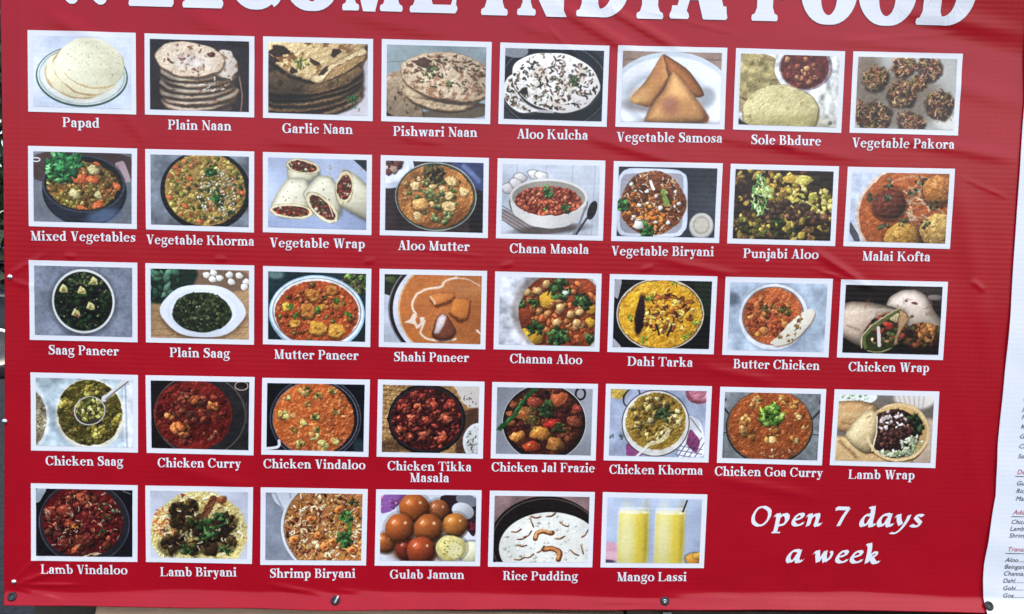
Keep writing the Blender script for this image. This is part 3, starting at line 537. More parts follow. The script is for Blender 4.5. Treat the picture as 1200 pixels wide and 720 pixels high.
    for cx, cy, rx, ry, a in ((.22, .62, .24, .28, .3), (.52, .46, .45, .41, .18)):
        p.ell(cx, cy + .03, rx, ry, (60, 58, 56), a, 3, .04); p.ell(cx, cy, rx, ry, (236, 230, 224), a, 1.5, .04, .1); p.spot(7, .02, (196, 176, 150), p.em(cx, cy, rx * .9, ry * .88, a, 6), .6); p.inside(cx, cy, rx * .97, ry * .96, a); p.scat(cx, cy, rx, ry, int(260 * rx), (.01, .028), ((120, 96, 80), (84, 66, 52), (150, 130, 110), (60, 48, 40)), (.3, .7), .1, .3, 0, 0)
        p.str(cx, cy, rx * .85, ry * .85, int(300 * rx), (.015, .045), .015, ((64, 70, 46), (92, 88, 62), (120, 84, 66), (48, 50, 38), (236, 230, 222), (214, 206, 190)), .8, .9); p.inside()
    p.leaf(.72, .42, .06, 10, ((70, 90, 58), (90, 110, 70))); p.ring(.56, .2, .06, .06, .014, (110, 70, 60), .3, .6); p.blob(.2, .6, .04, .8, 0, (52, 38, 34), .2, .2); p.line([(.12, .72), (.3, .86), (.5, .88)], .03, (236, 232, 232), .7); add(p)
    p = Pic(6, (146, 124, 110), .12, emb=.05); p.line([(0, .12), (1, .1)], .02, (128, 104, 92)); p.ell(.5, .62, .62, .62, (186, 196, 206)); p.ell(.5, .64, .58, .57, (222, 228, 234), 0, 5); p.ell(.45, .66, .42, .4, (170, 180, 190), 0, 18); p.ell(.47, .68, .38, .35, (208, 214, 220), 0, 12)
    p.ell(.28, .76, .27, .1, (130, 118, 116), 0, 14, 0, 0, .8); p.ell(.86, .62, .09, .14, (140, 144, 150), 0, 14, 0, 0, .8); p.ell(.56, 1, .36, .06, (120, 104, 96), 0, 10, 0, 0, .8)
    p.poly([(.4, .02), (.46, .12), (.53, .24), (.5, .5), (.3, .8), (.08, .72), (.11, .62), (.24, .42)], (196, 136, 78), 2, .7, 1, 30, .4); p.poly([(.4, .02), (.5, .1), (.66, .24), (.79, .46), (.84, .6), (.78, .64), (.6, .6), (.47, .4)], (158, 100, 52), 2, .3, 1, 22, .5)
    p.line([(.41, .05), (.48, .3), (.5, .36)], .012, (120, 76, 40), .7); p.ell(.2, .62, .1, .1, (216, 164, 104), 0, 20, 0, 0, .6); p.ell(.38, .26, .05, .14, (172, 112, 72), .3, 16, 0, 0, .6)
    p.poly([(.5, .26), (.6, .36), (.9, .9), (.84, 1.02), (.22, 1.02), (.3, .76)], (84, 50, 26), 8, 0, .7)
    p.poly([(.51, .27), (.57, .33), (.68, .5), (.8, .74), (.89, .9), (.84, .98), (.7, .99), (.4, 1.0), (.25, .99), (.26, .88), (.33, .72), (.44, .5), (.48, .34)], (212, 152, 92), 2, .55, 1, 34, .45)
    p.ell(.5, .76, .1, .13, (158, 98, 72), .4, 24, 0, 0, .75); p.ell(.48, .72, .05, .07, (176, 120, 100), 0, 14, 0, 0, .6); p.ell(.7, .78, .12, .12, (198, 138, 82), .5, 22, 0, 0, .7); p.line([(.52, .3), (.6, .5), (.76, .8)], .02, (226, 172, 112), .35, 6); p.ell(.86, .93, .03, .05, (124, 68, 32), 0, 6); p.ell(.14, .68, .05, .05, (214, 160, 92), 0, 8); add(p)
    p = Pic(7, (212, 214, 204), .04, emb=0.14); p.ell(.2, .45, .34, .42, (170, 150, 110), 0, 14); m = bread(p, .14, .3, .3, .34, (168, 152, 100), (150, 132, 84), .2, .05, .2, .15)
    p.ell(.66, .18, .315, .37, (228, 230, 232)); p.ell(.66, .17, .27, .32, (150, 140, 142)); p.ell(.65, .17, .245, .3, (112, 48, 40)); p.inside(.65, .17, .24, .29); p.tex(14, .4)
    p.scat(.65, .17, .22, .27, 26, (.022, .034), ((186, 130, 84), (150, 84, 56), (110, 50, 40)), (.8, 1), .4, .06, .5); p.scat(.66, .3, .18, .1, 20, (.008, .02), ((96, 30, 30), (140, 60, 50))); p.inside()
    bread(p, .42, .82, .39, .4, (196, 184, 128), (156, 138, 86), -.05, .03, .2, .2); p.ell(.5, .98, .4, .14, (150, 138, 84), 0, 30, 0, 0, .6); p.tex(6, .05); p.poly([(0, .9), (.05, .96), (.12, 1), (0, 1)], (50, 46, 36)); p.blob(.93, .94, .02, .8, 0, (120, 120, 110)); add(p)
    p = Pic(8, (168, 168, 160), .08, emb=.4); p.ell(.1, .3, .14, .5, (116, 98, 82), 0, 34, 0, 0, .8); p.ell(.42, .6, .42, .42, (126, 112, 96), 0, 44, 0, 0, .85); p.ell(.95, .9, .14, .1, (206, 206, 196), 0, 14)
    for cx, cy, R in ((.18, .3, .13), (.46, .1, .12), (.72, .14, .13), (.45, .5, .15), (.84, .64, .15), (.18, .84, .18), (.56, .92, .14), (.02, .7, .05), (.62, .34, .06)):
        p.ell(cx + .01, cy + .03, R, R * ASP * .95, (56, 40, 30), 0, 8, .12, 0, .95); p.scat(cx, cy, R * .88, R * 1.15, 46, (.015, .04), ((120, 80, 52), (146, 98, 64), (92, 58, 40), (128, 112, 56), (70, 44, 32)), (.3, .7), .5, .3)
        p.str(cx, cy, R * .95, R * 1.25, 60, (.02, .07), .01, ((176, 122, 84), (114, 70, 46), (200, 152, 112), (84, 46, 32), (150, 130, 80)), 1.)
    add(p)
    # ---- row 2
    p = Pic(9, (118, 124, 134), .14); p.poly([(0, 0), (1, 0), (1, .42), (.6, .3), (0, .45)], (84, 62, 60)); p.poly([(.82, .14), (.92, .1), (1, .4), (.9, .42)], (170, 150, 156)); p.line([(.85, .18), (.93, .38)], .01, (150, 70, 80)); p.ring(.03, .12, .045, .035, .012, (216, 222, 228))
    p.ell(.52, .55, .43, .5, (36, 40, 52), 0, 2); p.poly([(.1, .45), (.93, .5), (.86, .85), (.72, .98), (.28, .98), (.14, .75)], (44, 50, 66)); p.ell(.7, .9, .17, .1, (84, 104, 132), -.3, 16)
    p.ell(.51, .45, .42, .41, (70, 78, 94)); p.ell(.51, .45, .4, .385, (30, 30, 34)); p.ell(.5, .48, .36, .34, (130, 92, 44), 0, 3, .03); p.inside(.51, .46, .375, .355)
    p.scat(.5, .48, .36, .34, 240, (.014, .034), ((178, 154, 84), (142, 124, 60), (120, 92, 40), (186, 112, 56), (96, 66, 36)), (.5, 1)); p.scat(.38, .62, .12, .16, 50, (.01, .03), ((176, 158, 78), (130, 112, 44)))
    for x, y, R, a in ((.47, .37, .1, .1), (.6, .38, .07, .4), (.84, .46, .06, .9), (.65, .74, .07, -.3), (.5, .8, .06, .2), (.64, .16, .04, .3), (.28, .43, .04, .8)): p.blob(x, y, R, .5, a, (214, 104, 54), .3, .1, .2)
    for x, y, R in ((.61, .25, .06), (.42, .6, .06), (.66, .6, .05)): p.blob(x, y, R, .75, .4, (206, 192, 132))
    p.inside(); p.leaf(.28, .2, .14, 60, ((62, 150, 82), (36, 112, 62), (112, 190, 116))); p.leaf(.45, .12, .07, 22, ((70, 156, 90), (44, 120, 66))); p.leaf(.18, .34, .05, 14); add(p)
    p = Pic(10, (112, 120, 130), .14); p.ell(.56, .5, .46, .57, (26, 27, 31)); p.ell(.555, .48, .41, .52, (160, 128, 66), 0, 2); p.inside(.555, .48, .405, .515); p.tex(7, .3)
    p.scat(.55, .48, .4, .5, 260, (.012, .034), ((204, 176, 96), (178, 158, 80), (140, 128, 62), (190, 118, 60), (150, 140, 60))); p.scat(.6, .5, .35, .45, 50, (.012, .026), ((72, 90, 44), (56, 76, 40)), (.4, .8))
    p.scat(.68, .55, .2, .38, 130, (.007, .014), ((232, 226, 206), (206, 196, 160)), (.6, 1)); p.leaf(.62, .2, .06, 16); p.leaf(.66, .58, .065, 22)
    for x, y in ((.25, .17), (.18, .3), (.35, .72), (.5, .93), (.93, .52), (.2, .6), (.4, .33)): p.blob(x, y, .035, .7, .4, (214, 112, 60))
    p.inside(); add(p)
    p = Pic(11, (170, 184, 214), .04, emb=.1); p.poly([(.78, -.1), (1.1, -.1), (1.1, .3)], (42, 48, 60)); p.ell(.4, .95, .7, .2, (148, 164, 198), 0, 30)
    def wrap(pts, ecx, ecy, rx, ry, a):
        p.poly([(x + .02, y + .04) for x, y in pts], (112, 118, 134), 9, 0, .75); p.poly(pts, (222, 216, 184), 1.6, .5, 1, 26, .42); p.spot(14, .2, (170, 150, 110), p.em(ecx, ecy - .2, .2, .2), .7)
        p.ell(ecx, ecy, rx * 1.03, ry * 1.05, (150, 132, 96), a, 1.6, .05); p.ell(ecx, ecy, rx, ry, (226, 214, 170), a, 1.2, .05); p.ell(ecx, ecy, rx * .84, ry * .72, (96, 50, 40), a, 1.2, .08)
        p.inside(ecx, ecy, rx * .84, ry * .74, a); p.scat(ecx, ecy, rx, ry, 70, (.009, .024), ((168, 66, 50), (140, 44, 40), (210, 190, 160), (98, 98, 56), (204, 120, 76), (120, 80, 56)), (.4, .9), .6); p.inside()
    wrap([(.18, .06), (.34, 0), (.5, .1), (.52, .24), (.42, .34), (.2, .34)], .35, .12, .17, .1, .15)
    wrap([(.2, .28), (.38, .28), (.43, .42), (.42, .8), (.1, .84), (.02, .7), (.1, .48)], .24, .76, .215, .105, .05)
    wrap([(.5, .24), (.62, .24), (.72, .4), (.75, .74), (.66, .88), (.4, .62), (.34, .5)], .55, .7, .2, .135, .75)
    wrap([(.7, .26), (.78, .14), (.88, .2), (1.06, .42), (1.1, .95), (.74, .68), (.68, .55)], .775, .4, .09, .24, .1)
    p.line([(.6, .3), (.6, .55), (.66, .82)], .012, (236, 232, 210), .8); p.scat(.5, .5, .4, .3, 16, (.005, .01), ((120, 120, 70), (160, 130, 90)), edge=0); add(p)
    p = Pic(12, (58, 44, 50), .2); p.poly([(.6, -.1), (1.1, -.1), (1.1, .5), (.85, .3)], (60, 70, 110)); p.line([(.8, .05), (.95, .25)], .05, (104, 118, 160), 1, 8); p.poly([(.9, .4), (1.1, .4), (1.1, 1.1), (.85, 1.1)], (32, 28, 36))
    p.ell(.02, .1, .27, .3, (180, 190, 206)); p.ell(.02, .08, .22, .24, (206, 214, 224)); p.scat(.05, .08, .09, .1, 14, (.02, .05), ((120, 70, 60), (186, 150, 130), (90, 60, 50)))
    p.ell(.515, .5, .415, .49, (156, 164, 152)); p.ell(.515, .5, .405, .475, (62, 66, 56)); p.ell(.51, .5, .385, .45, (172, 112, 56)); p.inside(.51, .5, .385, .45); p.tex(5, .3); p.ell(.6, .8, .34, .26, (122, 72, 36), 0, 40, 0, 0, .75); p.ell(.3, .75, .14, .14, (206, 140, 70), 0, 24, 0, 0, .7)
    p.scat(.5, .42, .32, .3, 70, (.015, .04), ((176, 136, 82), (150, 106, 58), (122, 82, 42), (196, 156, 100))); p.scat(.5, .52, .28, .3, 40, (.018, .026), ((104, 116, 62), (84, 98, 50), (130, 138, 80)), (.85, 1), .5, .05, .5)
    for x, y, R in ((.48, .32, .055), (.66, .28, .055), (.64, .47, .05), (.64, .64, .07), (.8, .42, .05), (.3, .36, .055), (.33, .78, .05), (.57, .38, .035)): p.cube(x, y, R, (214, 176, 116), .6, p.r.uniform(-.3, .3))
    p.blob(.36, .62, .09, .8, .2, (206, 152, 84), .5, .08, .4); p.scat(.5, .44, .1, .06, 8, (.022, .028), ((120, 130, 76),), (.9, 1), .4, .04, .5)
    p.leaf(.5, .17, .1, 30, ((74, 72, 44), (50, 50, 34), (104, 92, 52))); p.scat(.58, .79, .12, .07, 14, (.022, .028), ((130, 140, 84),), (.9, 1), .5, .04, .6); p.inside(); add(p)
    p = Pic(13, (184, 192, 204), .1)
    for x in (.15, .45, .72, .95): p.line([(x, 0), (x - .02, 1)], .006, (146, 154, 168))
    p.poly([(0, .62), (.3, .85), (.45, 1), (.2, 1), (0, .8)], (150, 140, 138)); [p.line([(0, .6 + k * .05), (.4, .92 + k * .05)], .008, (96, 88, 90)) for k in range(5)]; p.ell(.5, .93, .36, .07, (82, 72, 70), -.1, 10, 0, 0, .9)
    for x, y in ((.18, .2), (.33, .15), (.06, .35), (.14, .28), (.4, .17)): p.blob(x, y, .06, .8, .2, (216, 212, 208), .2)
    p.ell(.48, .55, .405, .34, (120, 118, 112)); p.poly([(.08, .5), (.88, .5), (.84, .72), (.68, .88), (.5, .92), (.3, .88), (.12, .72)], (206, 204, 198), 2, .2); p.ell(.48, .47, .4, .27, (214, 212, 204)); p.ell(.48, .475, .375, .24, (150, 144, 134)); p.ell(.48, .53, .34, .205, (150, 60, 40)); p.inside(.48, .52, .345, .215)
    p.scat(.48, .52, .34, .21, 230, (.018, .028), ((196, 92, 62), (170, 72, 50), (214, 120, 84), (140, 52, 40)), (.8, 1), .5, .06, .45); p.inside()
    p.leaf(.46, .4, .06, 18, ((60, 110, 60), (90, 146, 80))); p.leaf(.66, .62, .05, 16); p.leaf(.45, .62, .03, 8)
    p.ell(.93, .64, .045, .14, (44, 42, 46), .3); p.line([(.88, .75), (.76, 1.02)], .02, (58, 56, 60)); p.line([(.86, .6), (.8, .85), (.74, 1)], .024, (130, 132, 138)); add(p)
    p = Pic(14, (52, 56, 68), .16); p.ell(.9, .5, .14, .3, (70, 76, 90), 0, 40, 0, 0, .6)
    p.poly([(.05, .06), (.12, .02), (.6, .03), (.7, .12), (.72, .85), (.64, 1), (.05, 1), (0, .9), (0, .15)], (196, 206, 224)); p.poly([(.07, .1), (.62, .08), (.66, .15), (.67, .85), (.6, .95), (.1, .96), (.03, .88), (.02, .2)], (150, 150, 160))
    p.ell(.36, .52, .33, .46, (120, 66, 34), 0, 3, .04); p.inside(.35, .52, .325, .46, wob=.04); p.scat(.35, .52, .33, .45, 90, (.015, .035), ((150, 84, 46), (110, 56, 30), (186, 104, 46), (84, 44, 30)))
    p.str(.35, .5, .32, .44, 300, (.02, .05), .009, ((214, 150, 96), (176, 104, 60), (236, 214, 180), (130, 70, 40), (80, 44, 34))); p.scat(.3, .7, .2, .2, 40, (.015, .03), ((232, 142, 50), (214, 116, 36)))
    p.scat(.35, .5, .3, .42, 18, (.012, .026), ((232, 228, 216),)); p.inside(); p.leaf(.05, .55, .06, 24); p.leaf(.3, .9, .07, 30); p.blob(.22, .84, .05, .9, .4, (230, 226, 214)); p.line([(.46, .36), (.5, .52)], .06, (130, 156, 70)); p.line([(.33, .22), (.36, .32)], .03, (236, 234, 226))
    p.ell(.86, .83, .125, .19, (150, 152, 146)); p.ell(.86, .82, .115, .17, (190, 188, 176)); p.ell(.86, .82, .085, .13, (158, 152, 138)); p.ell(.86, .82, .07, .105, (186, 180, 164), 0, 4); add(p)
    p = Pic(15, (44, 34, 30), .3); p.scat(.45, .5, .6, .6, 240, (.02, .05), ((168, 144, 62), (130, 100, 50), (96, 66, 40), (186, 164, 84), (70, 50, 34), (110, 74, 54)), (.5, 1)); p.scat(.55, .25, .3, .2, 60, (.02, .045), ((210, 186, 74), (192, 176, 96), (178, 140, 60)))
    p.ell(.88, .15, .16, .22, (34, 26, 24), 0, 14, 0, 0, .85); p.scat(.8, .45, .2, .2, 60, (.015, .035), ((198, 182, 76), (160, 156, 62), (214, 196, 110))); p.scat(.5, .58, .3, .12, 60, (.02, .045), ((88, 60, 48), (110, 78, 58), (60, 44, 36)))
    p.str(.25, .33, .09, .28, 60, (.03, .08), .014, ((150, 200, 110), (96, 160, 76), (190, 220, 150)), .5, 1, 1.3); p.scat(.3, .8, .3, .15, 50, (.015, .035), ((186, 160, 70), (120, 100, 44), (80, 90, 40))); p.leaf(.45, .78, .07, 20, ((50, 76, 36), (36, 56, 30)));
    p.leaf(.6, .9, .05, 14, ((60, 84, 40),)); p.blob(.68, .13, .11, .45, .15, (206, 190, 92)); p.blob(.56, .12, .08, .5, -.2, (196, 160, 62)); p.tex(10, .25); add(p)
    p = Pic(16, (188, 202, 226), .05, emb=0.2); p.poly([(0, .7), (.1, .9), (.12, 1), (.06, 1), (0, .86)], (80, 84, 92)); p.ell(.75, .6, .7, .78, (214, 190, 170)); p.ell(.76, .6, .67, .75, (176, 92, 46)); p.inside(.76, .6, .665, .745); p.tex(12, .2); p.spot(22, .1, (206, 130, 80), None, .5)
    p.str(.75, .45, .3, .35, 80, (.05, .14), .018, ((224, 186, 150), (206, 140, 92), (232, 206, 180)), .7, .7, .5); p.ring(.75, .35, .4, .3, .02, (214, 160, 120), .2, .6)
    for x, y, R, c in ((.4, .45, .17, (112, 52, 40)), (.9, .24, .17, (176, 112, 56)), (.55, .95, .19, (186, 136, 62)), (.93, .82, .2, (182, 142, 78))):
        p.ell(x, y + .03, R * 1.05, R * ASP, (90, 40, 24), 0, 8, 0, 0, .7); p.blob(x, y, R, .92, 0, c, .45, .03, .25, .2); p.inside(x, y, R * .9, R * ASP * .85); p.tex(30, .3, p.em(x, y, R, R * ASP)); p.str(x, y, R * .8, R, 20, (.02, .04), .008, (np.array(c) * 1.25, np.array(c) * .7)); p.inside()
    for x, y in ((.39, .38), (.38, .16), (.64, .28), (.35, .78), (.78, .72), (.56, .71), (.2, .38), (.7, .1), (.84, .45)): p.leaf(x, y, .05, 9, ((60, 84, 60), (96, 124, 92), (40, 60, 44)))
    add(p)
    # ---- row 3
    p = Pic(17, (124, 132, 148), .2, 4); p.tex(22, .12); p.ell(.5, .52, .34, .48, (60, 66, 78), 0, 20, 0, 0, .7); p.ell(.5, .5, .32, .46, (214, 218, 214)); p.ell(.5, .5, .298, .425, (28, 36, 30)); p.inside(.5, .5, .295, .42)
    p.scat(.5, .5, .29, .41, 200, (.012, .035), ((34, 50, 34), (22, 32, 26), (52, 66, 40), (18, 22, 22), (44, 78, 40)), (.4, .9)); p.scat(.5, .2, .2, .1, 40, (.01, .02), ((96, 110, 66), (60, 84, 50))); p.inside()
    for x, y in ((.3, .32), (.48, .34), (.57, .56), (.42, .66), (.6, .2)):
        a = p.r.uniform(-.5, .5); p.poly([(x - .05, y + .05), (x - .01, y - .07), (x + .04, y - .02), (x + .05, y + .06)], (206, 200, 130), 1.5, 1.5); p.poly([(x - .02, y + .05), (x, y - .02), (x + .03, y + .04)], (150, 136, 76))
    p.blob(.44, .71, .03, .6, .3, (150, 96, 60)); p.scat(.5, .5, .27, .38, 26, (.005, .012), ((176, 170, 110), (130, 140, 84))); add(p)
    p = Pic(18, (168, 134, 96), .1, emb=0.12); [p.line([(0, y), (1, y - .06)], .006, (130, 98, 66)) for y in (.62, .75, .88, .97)]; p.poly([(0, 0), (1, 0), (1, .3), (.4, .35), (0, .5)], (120, 96, 78), 8); p.ell(.13, .12, .32, .38, (28, 50, 40), 0, 8, .1)
    for k in range(26): p.blob(p.r.uniform(0, .36), p.r.uniform(0, .42), p.r.uniform(.03, .08), .45, p.r.uniform(0, 3), ((70, 118, 92), (44, 84, 66), (104, 150, 122))[k % 3], .6, .1)
    for x, y in ((.57, .08), (.64, .05), (.7, .12), (.8, .07), (.82, .17), (.9, .08), (.97, .17), (.95, .24), (.63, .14)): p.blob(x, y, .038, .9, .3, (226, 220, 208), .25, .1)
    p.ell(.53, .66, .42, .36, (90, 70, 54), 0, 14, 0, 0, .8); e = [(.53 + .43 * math.cos(t) * (1 + .02 * math.cos(6 * t)), .6 + .385 * math.sin(t) * (1 + .02 * math.cos(6 * t))) for t in np.linspace(0, 6.283, 40)[:-1]]
    p.poly(e, (214, 222, 234), 1.5, .1); p.ell(.53, .6, .36, .31, (196, 208, 224), 0, 6); p.ell(.53, .59, .34, .29, (218, 226, 236), 0, 5); p.ell(.52, .62, .3, .29, (44, 54, 38), 0, 2, .03); p.inside(.52, .61, .3, .3, wob=.02)
    p.scat(.52, .62, .3, .28, 260, (.008, .026), ((58, 70, 44), (40, 52, 34), (76, 86, 52), (30, 40, 30), (92, 100, 62)), (.4, .9)); p.scat(.5, .55, .2, .2, 30, (.006, .012), ((150, 150, 110), (120, 130, 90))); p.inside(); add(p)
    p = Pic(19, (30, 52, 58), .3); p.ell(.08, .05, .08, .06, (96, 120, 120), 0, 8); p.leaf(.92, .1, .12, 50, ((96, 140, 60), (60, 100, 44), (140, 170, 84))); p.scat(.85, .2, .12, .2, 40, (.01, .03), ((90, 80, 60), (54, 50, 44), (120, 104, 80)))
    p.ell(.5, .6, .49, .56, (150, 190, 220)); p.ell(.5, .59, .475, .53, (236, 236, 234)); p.ell(.5, .58, .455, .5, (90, 130, 160)); p.ell(.5, .58, .445, .49, (226, 220, 212)); p.ell(.5, .6, .43, .48, (168, 74, 34)); p.inside(.5, .6, .43, .475); p.tex(9, .2); p.spot(14, .12, (206, 110, 62), None, .4)
    p.scat(.5, .6, .4, .44, 100, (.018, .028), ((156, 84, 40), (126, 58, 32), (186, 104, 56), (110, 100, 44)), (.8, 1), .5, .06, .35)
    for x, y, R in ((.46, .33, .09), (.64, .25, .075), (.4, .56, .1), (.19, .52, .06), (.5, .82, .1), (.69, .86, .1), (.7, .46, .06), (.27, .75, .06), (.56, .5, .05)):
        p.cube(x, y, R * .9, ((212, 164, 60), (196, 138, 52), (176, 110, 48))[int(x * 50) % 3], .62, p.r.uniform(-.5, .5))
    for x, y in ((.5, .56), (.28, .63), (.7, .42), (.82, .6), (.24, .53)): p.scat(x, y, .03, .05, 7, (.012, .022), ((96, 140, 56), (70, 110, 44)))
    p.inside(); add(p)
    p = Pic(20, (186, 194, 208), .04, emb=.06); p.poly([(-.1, -.1), (.32, -.1), (.14, .35), (-.1, .25)], (46, 50, 38)); p.blob(.07, .08, .06, .6, .2, (80, 92, 58)); p.ell(.7, .5, .66, .82, (120, 120, 128)); p.ell(.705, .5, .65, .81, (44, 34, 34)); p.ell(.72, .5, .63, .78, (196, 202, 216)); p.ell(.78, .5, .64, .78, (214, 164, 116)); p.ell(.79, .5, .63, .765, (178, 104, 52), 0, 2, 0, .1); p.inside(.79, .5, .63, .765); p.tex(6, .12); p.ell(.9, .2, .3, .14, (200, 134, 84), 0, 40, 0, 0, .6); p.ell(.45, .9, .2, .1, (196, 116, 50), 0, 30, 0, 0, .6)
    cr = (232, 214, 196)
    for w_, o_ in ((.03, .4), (.014, .95)): p.line([(.74, .03), (.62, .09), (.58, .17), (.46, .2), (.35, .27), (.3, .38), (.29, .48), (.33, .58)], w_, cr, o_); p.line([(.7, .05), (.84, .05), (.98, .14)], w_ * .6, cr, o_ * .6); p.line([(.42, .68), (.39, .78), (.38, .86), (.46, .94), (.62, .96), (.74, .93)], w_, cr, o_)
    p.poly([(.2, .7), (.27, .66), (.3, .56), (.35, .62), (.42, .62), (.4, .72), (.34, .8), (.31, .72)], cr, 2, 0, .9); p.poly([(.32, .64), (.36, .6), (.38, .7), (.34, .74)], (190, 110, 56), 2); p.line([(.96, .8), (.99, .84)], .02, cr)
    for P, c in (([(.46, .3), (.54, .25), (.74, .25), (.7, .36), (.52, .44)], (196, 116, 58)), ([(.66, .52), (.72, .32), (.89, .34), (.87, .6), (.78, .66)], (198, 118, 52))): p.poly([(x + .005, y + .05) for x, y in P], (92, 46, 22), 6, 0, .8); p.poly(P, c, 1.6, .5, 1, 10, .3)
    p.line([(.66, .55), (.78, .63), (.87, .6), (.89, .36)], .012, (120, 62, 30), .8); p.line([(.48, .32), (.52, .42)], .024, (226, 186, 146), .8)
    P = [(.49, .88), (.54, .62), (.6, .55), (.66, .6), (.75, .8), (.7, .92), (.58, .95)]; p.poly([(x, y + .03) for x, y in P], (60, 28, 18), 7, 0, .8); p.poly(P, (116, 64, 44), 1.6, .5, 1, 12, .4); p.poly([(.51, .86), (.55, .62), (.6, .56), (.65, .6), (.62, .74), (.57, .86)], (196, 176, 172), 2.5, .6, 1, 9, .4); p.tex(30, .12, p.em(.58, .74, .12, .2)); add(p)
    p = Pic(21, (196, 202, 212), .03, emb=0.22); p.ell(.62, .5, .55, .7, (206, 208, 214), 0, 8); p.ell(.63, .5, .5, .64, (160, 154, 150), 0, 10); p.ell(.66, .52, .46, .6, (140, 62, 32)); p.inside(.66, .52, .46, .6); p.tex(8, .35); p.scat(.65, .5, .42, .5, 110, (.02, .045), ((178, 90, 48), (150, 66, 36), (204, 112, 60), (120, 60, 30)), (.5, 1))
    for x, y, R in ((.53, .33, .12), (.33, .88, .13), (.95, .45, .07), (.95, .65, .06)): p.blob(x, y, R, .8, .2, (202, 150, 44), .4, .08, .1)
    p.scat(.62, .5, .36, .46, 24, (.03, .045), ((176, 118, 66), (190, 134, 82), (150, 90, 46)), (.85, 1), .5, .04, .7)
    for x, y in ((.28, .22), (.48, .1), (.4, .2), (.63, .44), (.74, .54), (.84, .5), (.81, .66), (.6, .66)): p.blob(x, y, .046, .92, .3, (206, 156, 96), .5, .04, .7)
    for x, y, R in ((.22, .4, .05), (.62, .15, .1), (.68, .25, .05), (.86, .35, .08), (.38, .74, .08), (.62, .86, .1), (.97, .9, .06), (.35, .38, .05)): p.leaf(x, y, R, 22, ((50, 90, 44), (34, 66, 34), (90, 130, 70)))
    p.inside(); p.blob(.68, .22, .03, .8, 0, (214, 224, 206)); add(p)
    p = Pic(22, (20, 20, 26), .3, emb=0.3); p.poly([(0, 0), (.08, 0), (.04, .3), (0, .25)], (150, 150, 156)); p.poly([(0, .85), (.1, 1), (0, 1)], (160, 156, 166)); p.poly([(.8, 0), (1, 0), (1, .6), (.9, .4)], (28, 44, 32), 8); p.ell(.48, .5, .45, .53, (206, 196, 170)); p.ell(.48, .5, .437, .51, (112, 88, 60)); p.ell(.48, .5, .425, .495, (212, 152, 30), 0, 1.5, 0, .1); p.inside(.48, .5, .425, .495)
    p.tex(8, .12); p.spot(16, .06, (236, 190, 70), None, .6); p.spot(20, .12, (176, 110, 24), None, .6); p.scat(.55, .45, .28, .32, 90, (.015, .035), ((226, 170, 60), (196, 116, 40), (160, 82, 30), (236, 196, 96)))
    p.str(.55, .45, .25, .35, 60, (.03, .07), .012, ((96, 48, 34), (60, 36, 34), (150, 84, 40)), .9); p.blob(.27, .52, .2, .22, 1.65, (42, 26, 32), .5, .06, .1); p.line([(.3, .25), (.34, .3)], .02, (60, 50, 40))
    for x, y in ((.17, .58), (.84, .57), (.32, .87), (.78, .83), (.62, .03), (.36, .24)): p.leaf(x, y, .045, 8, ((106, 150, 50), (140, 176, 60)))
    p.line([(.44, .66), (.48, .8)], .02, (44, 24, 30)); p.line([(.6, .66), (.56, .82)], .02, (54, 34, 34)); p.inside(); add(p)
    p = Pic(23, (176, 194, 214), .12, 4); p.tex(14, .06); p.ell(.03, .25, .07, .1, (110, 124, 140), 0, 14); p.ell(.48, .52, .36, .49, (130, 146, 168), 0, 20, 0, 0, .7); p.ell(.46, .5, .355, .48, (226, 230, 234)); p.ell(.455, .485, .32, .43, (130, 120, 116)); p.ell(.455, .49, .305, .415, (186, 96, 52)); p.inside(.455, .49, .305, .415); p.tex(7, .2)
    p.scat(.4, .5, .24, .3, 60, (.015, .045), ((204, 116, 66), (170, 84, 46), (150, 66, 40), (214, 136, 70))); p.scat(.45, .42, .16, .1, 26, (.01, .025), ((110, 110, 54), (140, 126, 70), (84, 80, 44)), (.4, .8)); p.blob(.3, .76, .03, .7, 0, (232, 160, 60)); p.inside()
    e = [(.86, .36), (.89, .42), (.86, .55), (.76, .74), (.64, .88), (.5, .93), (.44, .88), (.5, .8), (.62, .6), (.72, .46), (.8, .38)]; p.poly([(x + .01, y + .02) for x, y in e], (120, 80, 60), 4, 0, .6); p.poly(e, (228, 222, 200), 2, .3)
    p.scat(.72, .62, .04, .2, 12, (.012, .03), ((168, 130, 80), (130, 96, 60)), (.4, .7), .2, .2, 0, 0, -1.); p.scat(.6, .8, .1, .05, 12, (.008, .02), ((178, 140, 90),), edge=0); add(p)
    p = Pic(24, (24, 17, 20), .4, emb=.16); p.poly([(.5, -.1), (1.1, -.1), (1.1, .3), (.7, .1)], (44, 38, 40), 14); p.blob(.93, .16, .09, .3, 0, (120, 110, 104), .3, .1, 0, 0)
    p.poly([(.42, .3), (.46, .16), (.58, .06), (.72, .05), (.84, .14), (.93, .36), (1.04, .52), (1.02, .68), (.82, .6), (.66, .64), (.6, .4)], (206, 188, 170), 1.6, .7, 1, 34, .6); p.spot(10, .16, (140, 112, 90), p.em(.74, .3, .2, .3), .6); p.blob(.72, .25, .03, .5, .2, (120, 84, 66), .2, .2, 0, 0); p.blob(.7, .44, .02, .8, 0, (120, 84, 56), .2, .2, 0, 0); p.blob(.63, .22, .015, .8, 0, (120, 84, 66), .2, .2, 0, 0)
